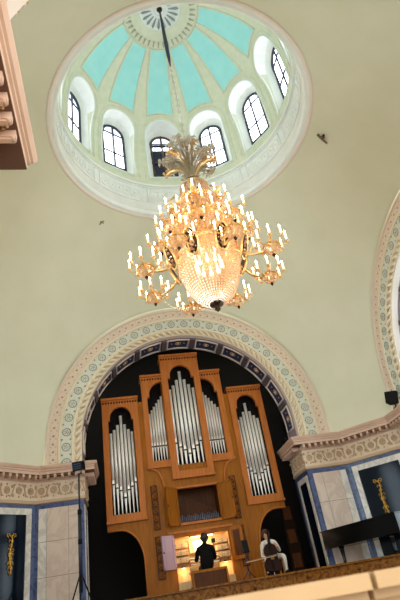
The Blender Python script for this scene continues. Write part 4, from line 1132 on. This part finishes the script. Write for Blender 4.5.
# branches: proto along +x, copied round the stem
def candle_set(parent, pts, hgt=.17):
    for i, p in enumerate(pts):
        p = Vector(p); c = MB()
        c.lathe([(0, -.03), (.03, -.02), (.052, .0), (.03, .01), (.0, .01)], 10, M['palegold'], c=p)
        c.tube([p, p + Vector((0, 0, hgt))], .021, 8, M['candle'])
        for q in range(4): c.octa((p.x + .045 * cos(q * PI / 2), p.y + .045 * sin(q * PI / 2), p.z - .06), .014, M['crystal'], .035)
        o = obj('candle', c, parent, local=True)
        f = MB(); f.lathe([(0, hgt), (.017, hgt + .025), (.021, hgt + .05), (.011, hgt + .085), (0, hgt + .115)], 8, M['flame'], c=p)
        for ff, mi, sm in zip(f.f, f.mi, f.sm): pass
        m2 = merge(c, f); 
        D.objects.remove(o); obj('candle', m2, parent, local=True)
def branch(R, z, n, rr, rbowl):
    arm = MB()
    arm.tube([(.5, 0, z + .55), (.75, 0, z + .30), (1.0 * R / 1.5, 0, z + .02), (R * .85, 0, z - .06), (R, 0, z + .04), (R, 0, z + .16)], [.03, .032, .03, .028, .03, .02], 6, M['palegold'])
    arm.tube([(R * .66, 0, z + .02), (R * .7, 0, z + .2), (R * .8, 0, z + .24), (R * .84, 0, z + .14), (R * .78, 0, z + .1)], .018, 5, M['palegold'])
    arm.lathe([(0, z + .2), (.05, z + .16), (.03, z + .1), (.07, z + .04), (.03, z), (0, z)], 10, M['palegold'], c=(R, 0, 0))
    pts = []
    for i in range(n):
        a = 2 * PI * i / n + .3; x, y = R + rr * cos(a), rr * sin(a)
        arm.tube([(R + .04 * cos(a), .04 * sin(a), z + .06), (R + rr * .55 * cos(a), rr * .55 * sin(a), z - .03), (R + rr * .9 * cos(a), rr * .9 * sin(a), z + .0), (x, y, z + .08)], .014, 5, M['gold'])
        pts.append((x, y, z + .08))
    o = obj('candle_branch', arm, cd, local=True); o.location.z = -5.35
    candle_set(o, pts)
    bw_ = MB(); bw_.lathe([(rbowl, z), (rbowl * .97, z - .06), (rbowl * .75, z - .14), (rbowl * .35, z - .19), (0, z - .20)], 18, M['basketglass'])
    bw_.torus((0, 0, z), rbowl, .016, 20, 5, M['gold'])
    bw_.v = [v + Vector((R, 0, 0)) for v in bw_.v]
    for i in range(14):
        for q in range(5):
            w = q / 4 * PI / 2 * .9; bw_.octa((R + (rbowl + .01) * cos(w) * cos(i * 2 * PI / 14), (rbowl + .01) * cos(w) * sin(i * 2 * PI / 14), z - .2 * sin(w)), .013, M['crystal'])
    obj('crystal_bowl', bw_, o, local=True)
    fn = MB(); fn.lathe([(0, z - .18), (.035, z - .21), (.04, z - .24), (.02, z - .27), (0, z - .30)], 8, M['bronze'], c=(R, 0, 0)); obj('finial', fn, o, local=True)
    return o
b0 = branch(1.52, 6.38, 8, .36, .19)
angs = [90 - (-55 + 45 * k) for k in range(8)]
b0.rotation_euler.z = math.radians(angs[0])
for a in angs[1:]: dup(b0, cd, math.radians(a))
b1 = branch(1.05, 7.38, 5, .30, .16)
b1.rotation_euler.z = math.radians(angs[0] + 22.5)
for a in angs[1:]: dup(b1, cd, math.radians(a + 22.5))
b2 = branch(.66, 8.2, 4, .20, .10)
b2.rotation_euler.z = math.radians(10)
for k in range(1, 6): dup(b2, cd, math.radians(10 + 60 * k))
# swags between the branches
b = MB()
for k in range(8):
    a0 = math.radians(angs[k]); a1 = math.radians(angs[k] - 45)
    for q in range(15):
        t = q / 14; p0 = Vector((1.45 * cos(a0), 1.45 * sin(a0), 6.42)); p1 = Vector((1.45 * cos(a1), 1.45 * sin(a1), 6.42)); p = p0.lerp(p1, t); p.z -= .28 * (1 - (2 * t - 1) ** 2)
        b.octa(p, .02, M['crystal'])
    for q in range(13):
        t = q / 12; p0 = Vector((1.45 * cos(a0), 1.45 * sin(a0), 6.5)); p1 = Vector((.72 * cos(a0 - .39), .72 * sin(a0 - .39), 7.0)); p = p0.lerp(p1, t); p.z -= .2 * (1 - (2 * t - 1) ** 2)
        b.octa(p, .02, M['crystal'])
o = obj('crystal_swags', b, cd); o['kind'] = 'stuff'

# ================================================================== LIGHT
def light(kind, loc, energy, color, **kw):
    l = D.lights.new('lamp_' + kind.lower(), kind); l.energy = energy; l.color = color
    for k_, v in kw.items(): setattr(l, k_, v)
    o = D.objects.new(l.name, l); COL.objects.link(o); o.location = loc; return o
light('POINT', (0, 0, 6.62), 16, (1, .80, .58), shadow_soft_size=.3)
light('POINT', (-.05, OY + .12, 1.62), 24, (1, .74, .42), shadow_soft_size=.08)
for x in (-.66, .62): light('POINT', (x, OY + .0, .84), 3, (1, .60, .26), shadow_soft_size=.04)

w = D.worlds.new('World'); scene.world = w; w.use_nodes = True
bg = w.node_tree.nodes['Background']; bg.inputs[0].default_value = (1.0, .97, .90, 1); bg.inputs[1].default_value = 2.7

# ================================================================== CAMERA
cam = D.cameras.new('Camera'); co = D.objects.new('Camera', cam); COL.objects.link(co); scene.camera = co
R_ = Vector((0.98137066, -0.12319932, -0.14742306)); U_ = Vector((0.05935612, -0.53537318, 0.8425274)); F_ = Vector((0.18272515, 0.83558213, 0.51808689))
mw = Matrix((R_, U_, -F_)).transposed().to_4x4(); mw.translation = Vector((-2.35008, -9.11355, 0)); co.matrix_world = mw
cam.sensor_fit = 'VERTICAL'; cam.sensor_height = 36; cam.sensor_width = 24; cam.lens = 493.359 / 600 * 36; cam.clip_end = 200; cam.clip_start = .05
cam.dof.use_dof = True; cam.dof.focus_distance = 12.5; cam.dof.aperture_fstop = 2.8
vs_ = scene.view_settings; vs_.view_transform = 'Standard'; vs_.look = 'None'; vs_.exposure = 0.43; vs_.gamma = 1; vs_.use_curve_mapping = False
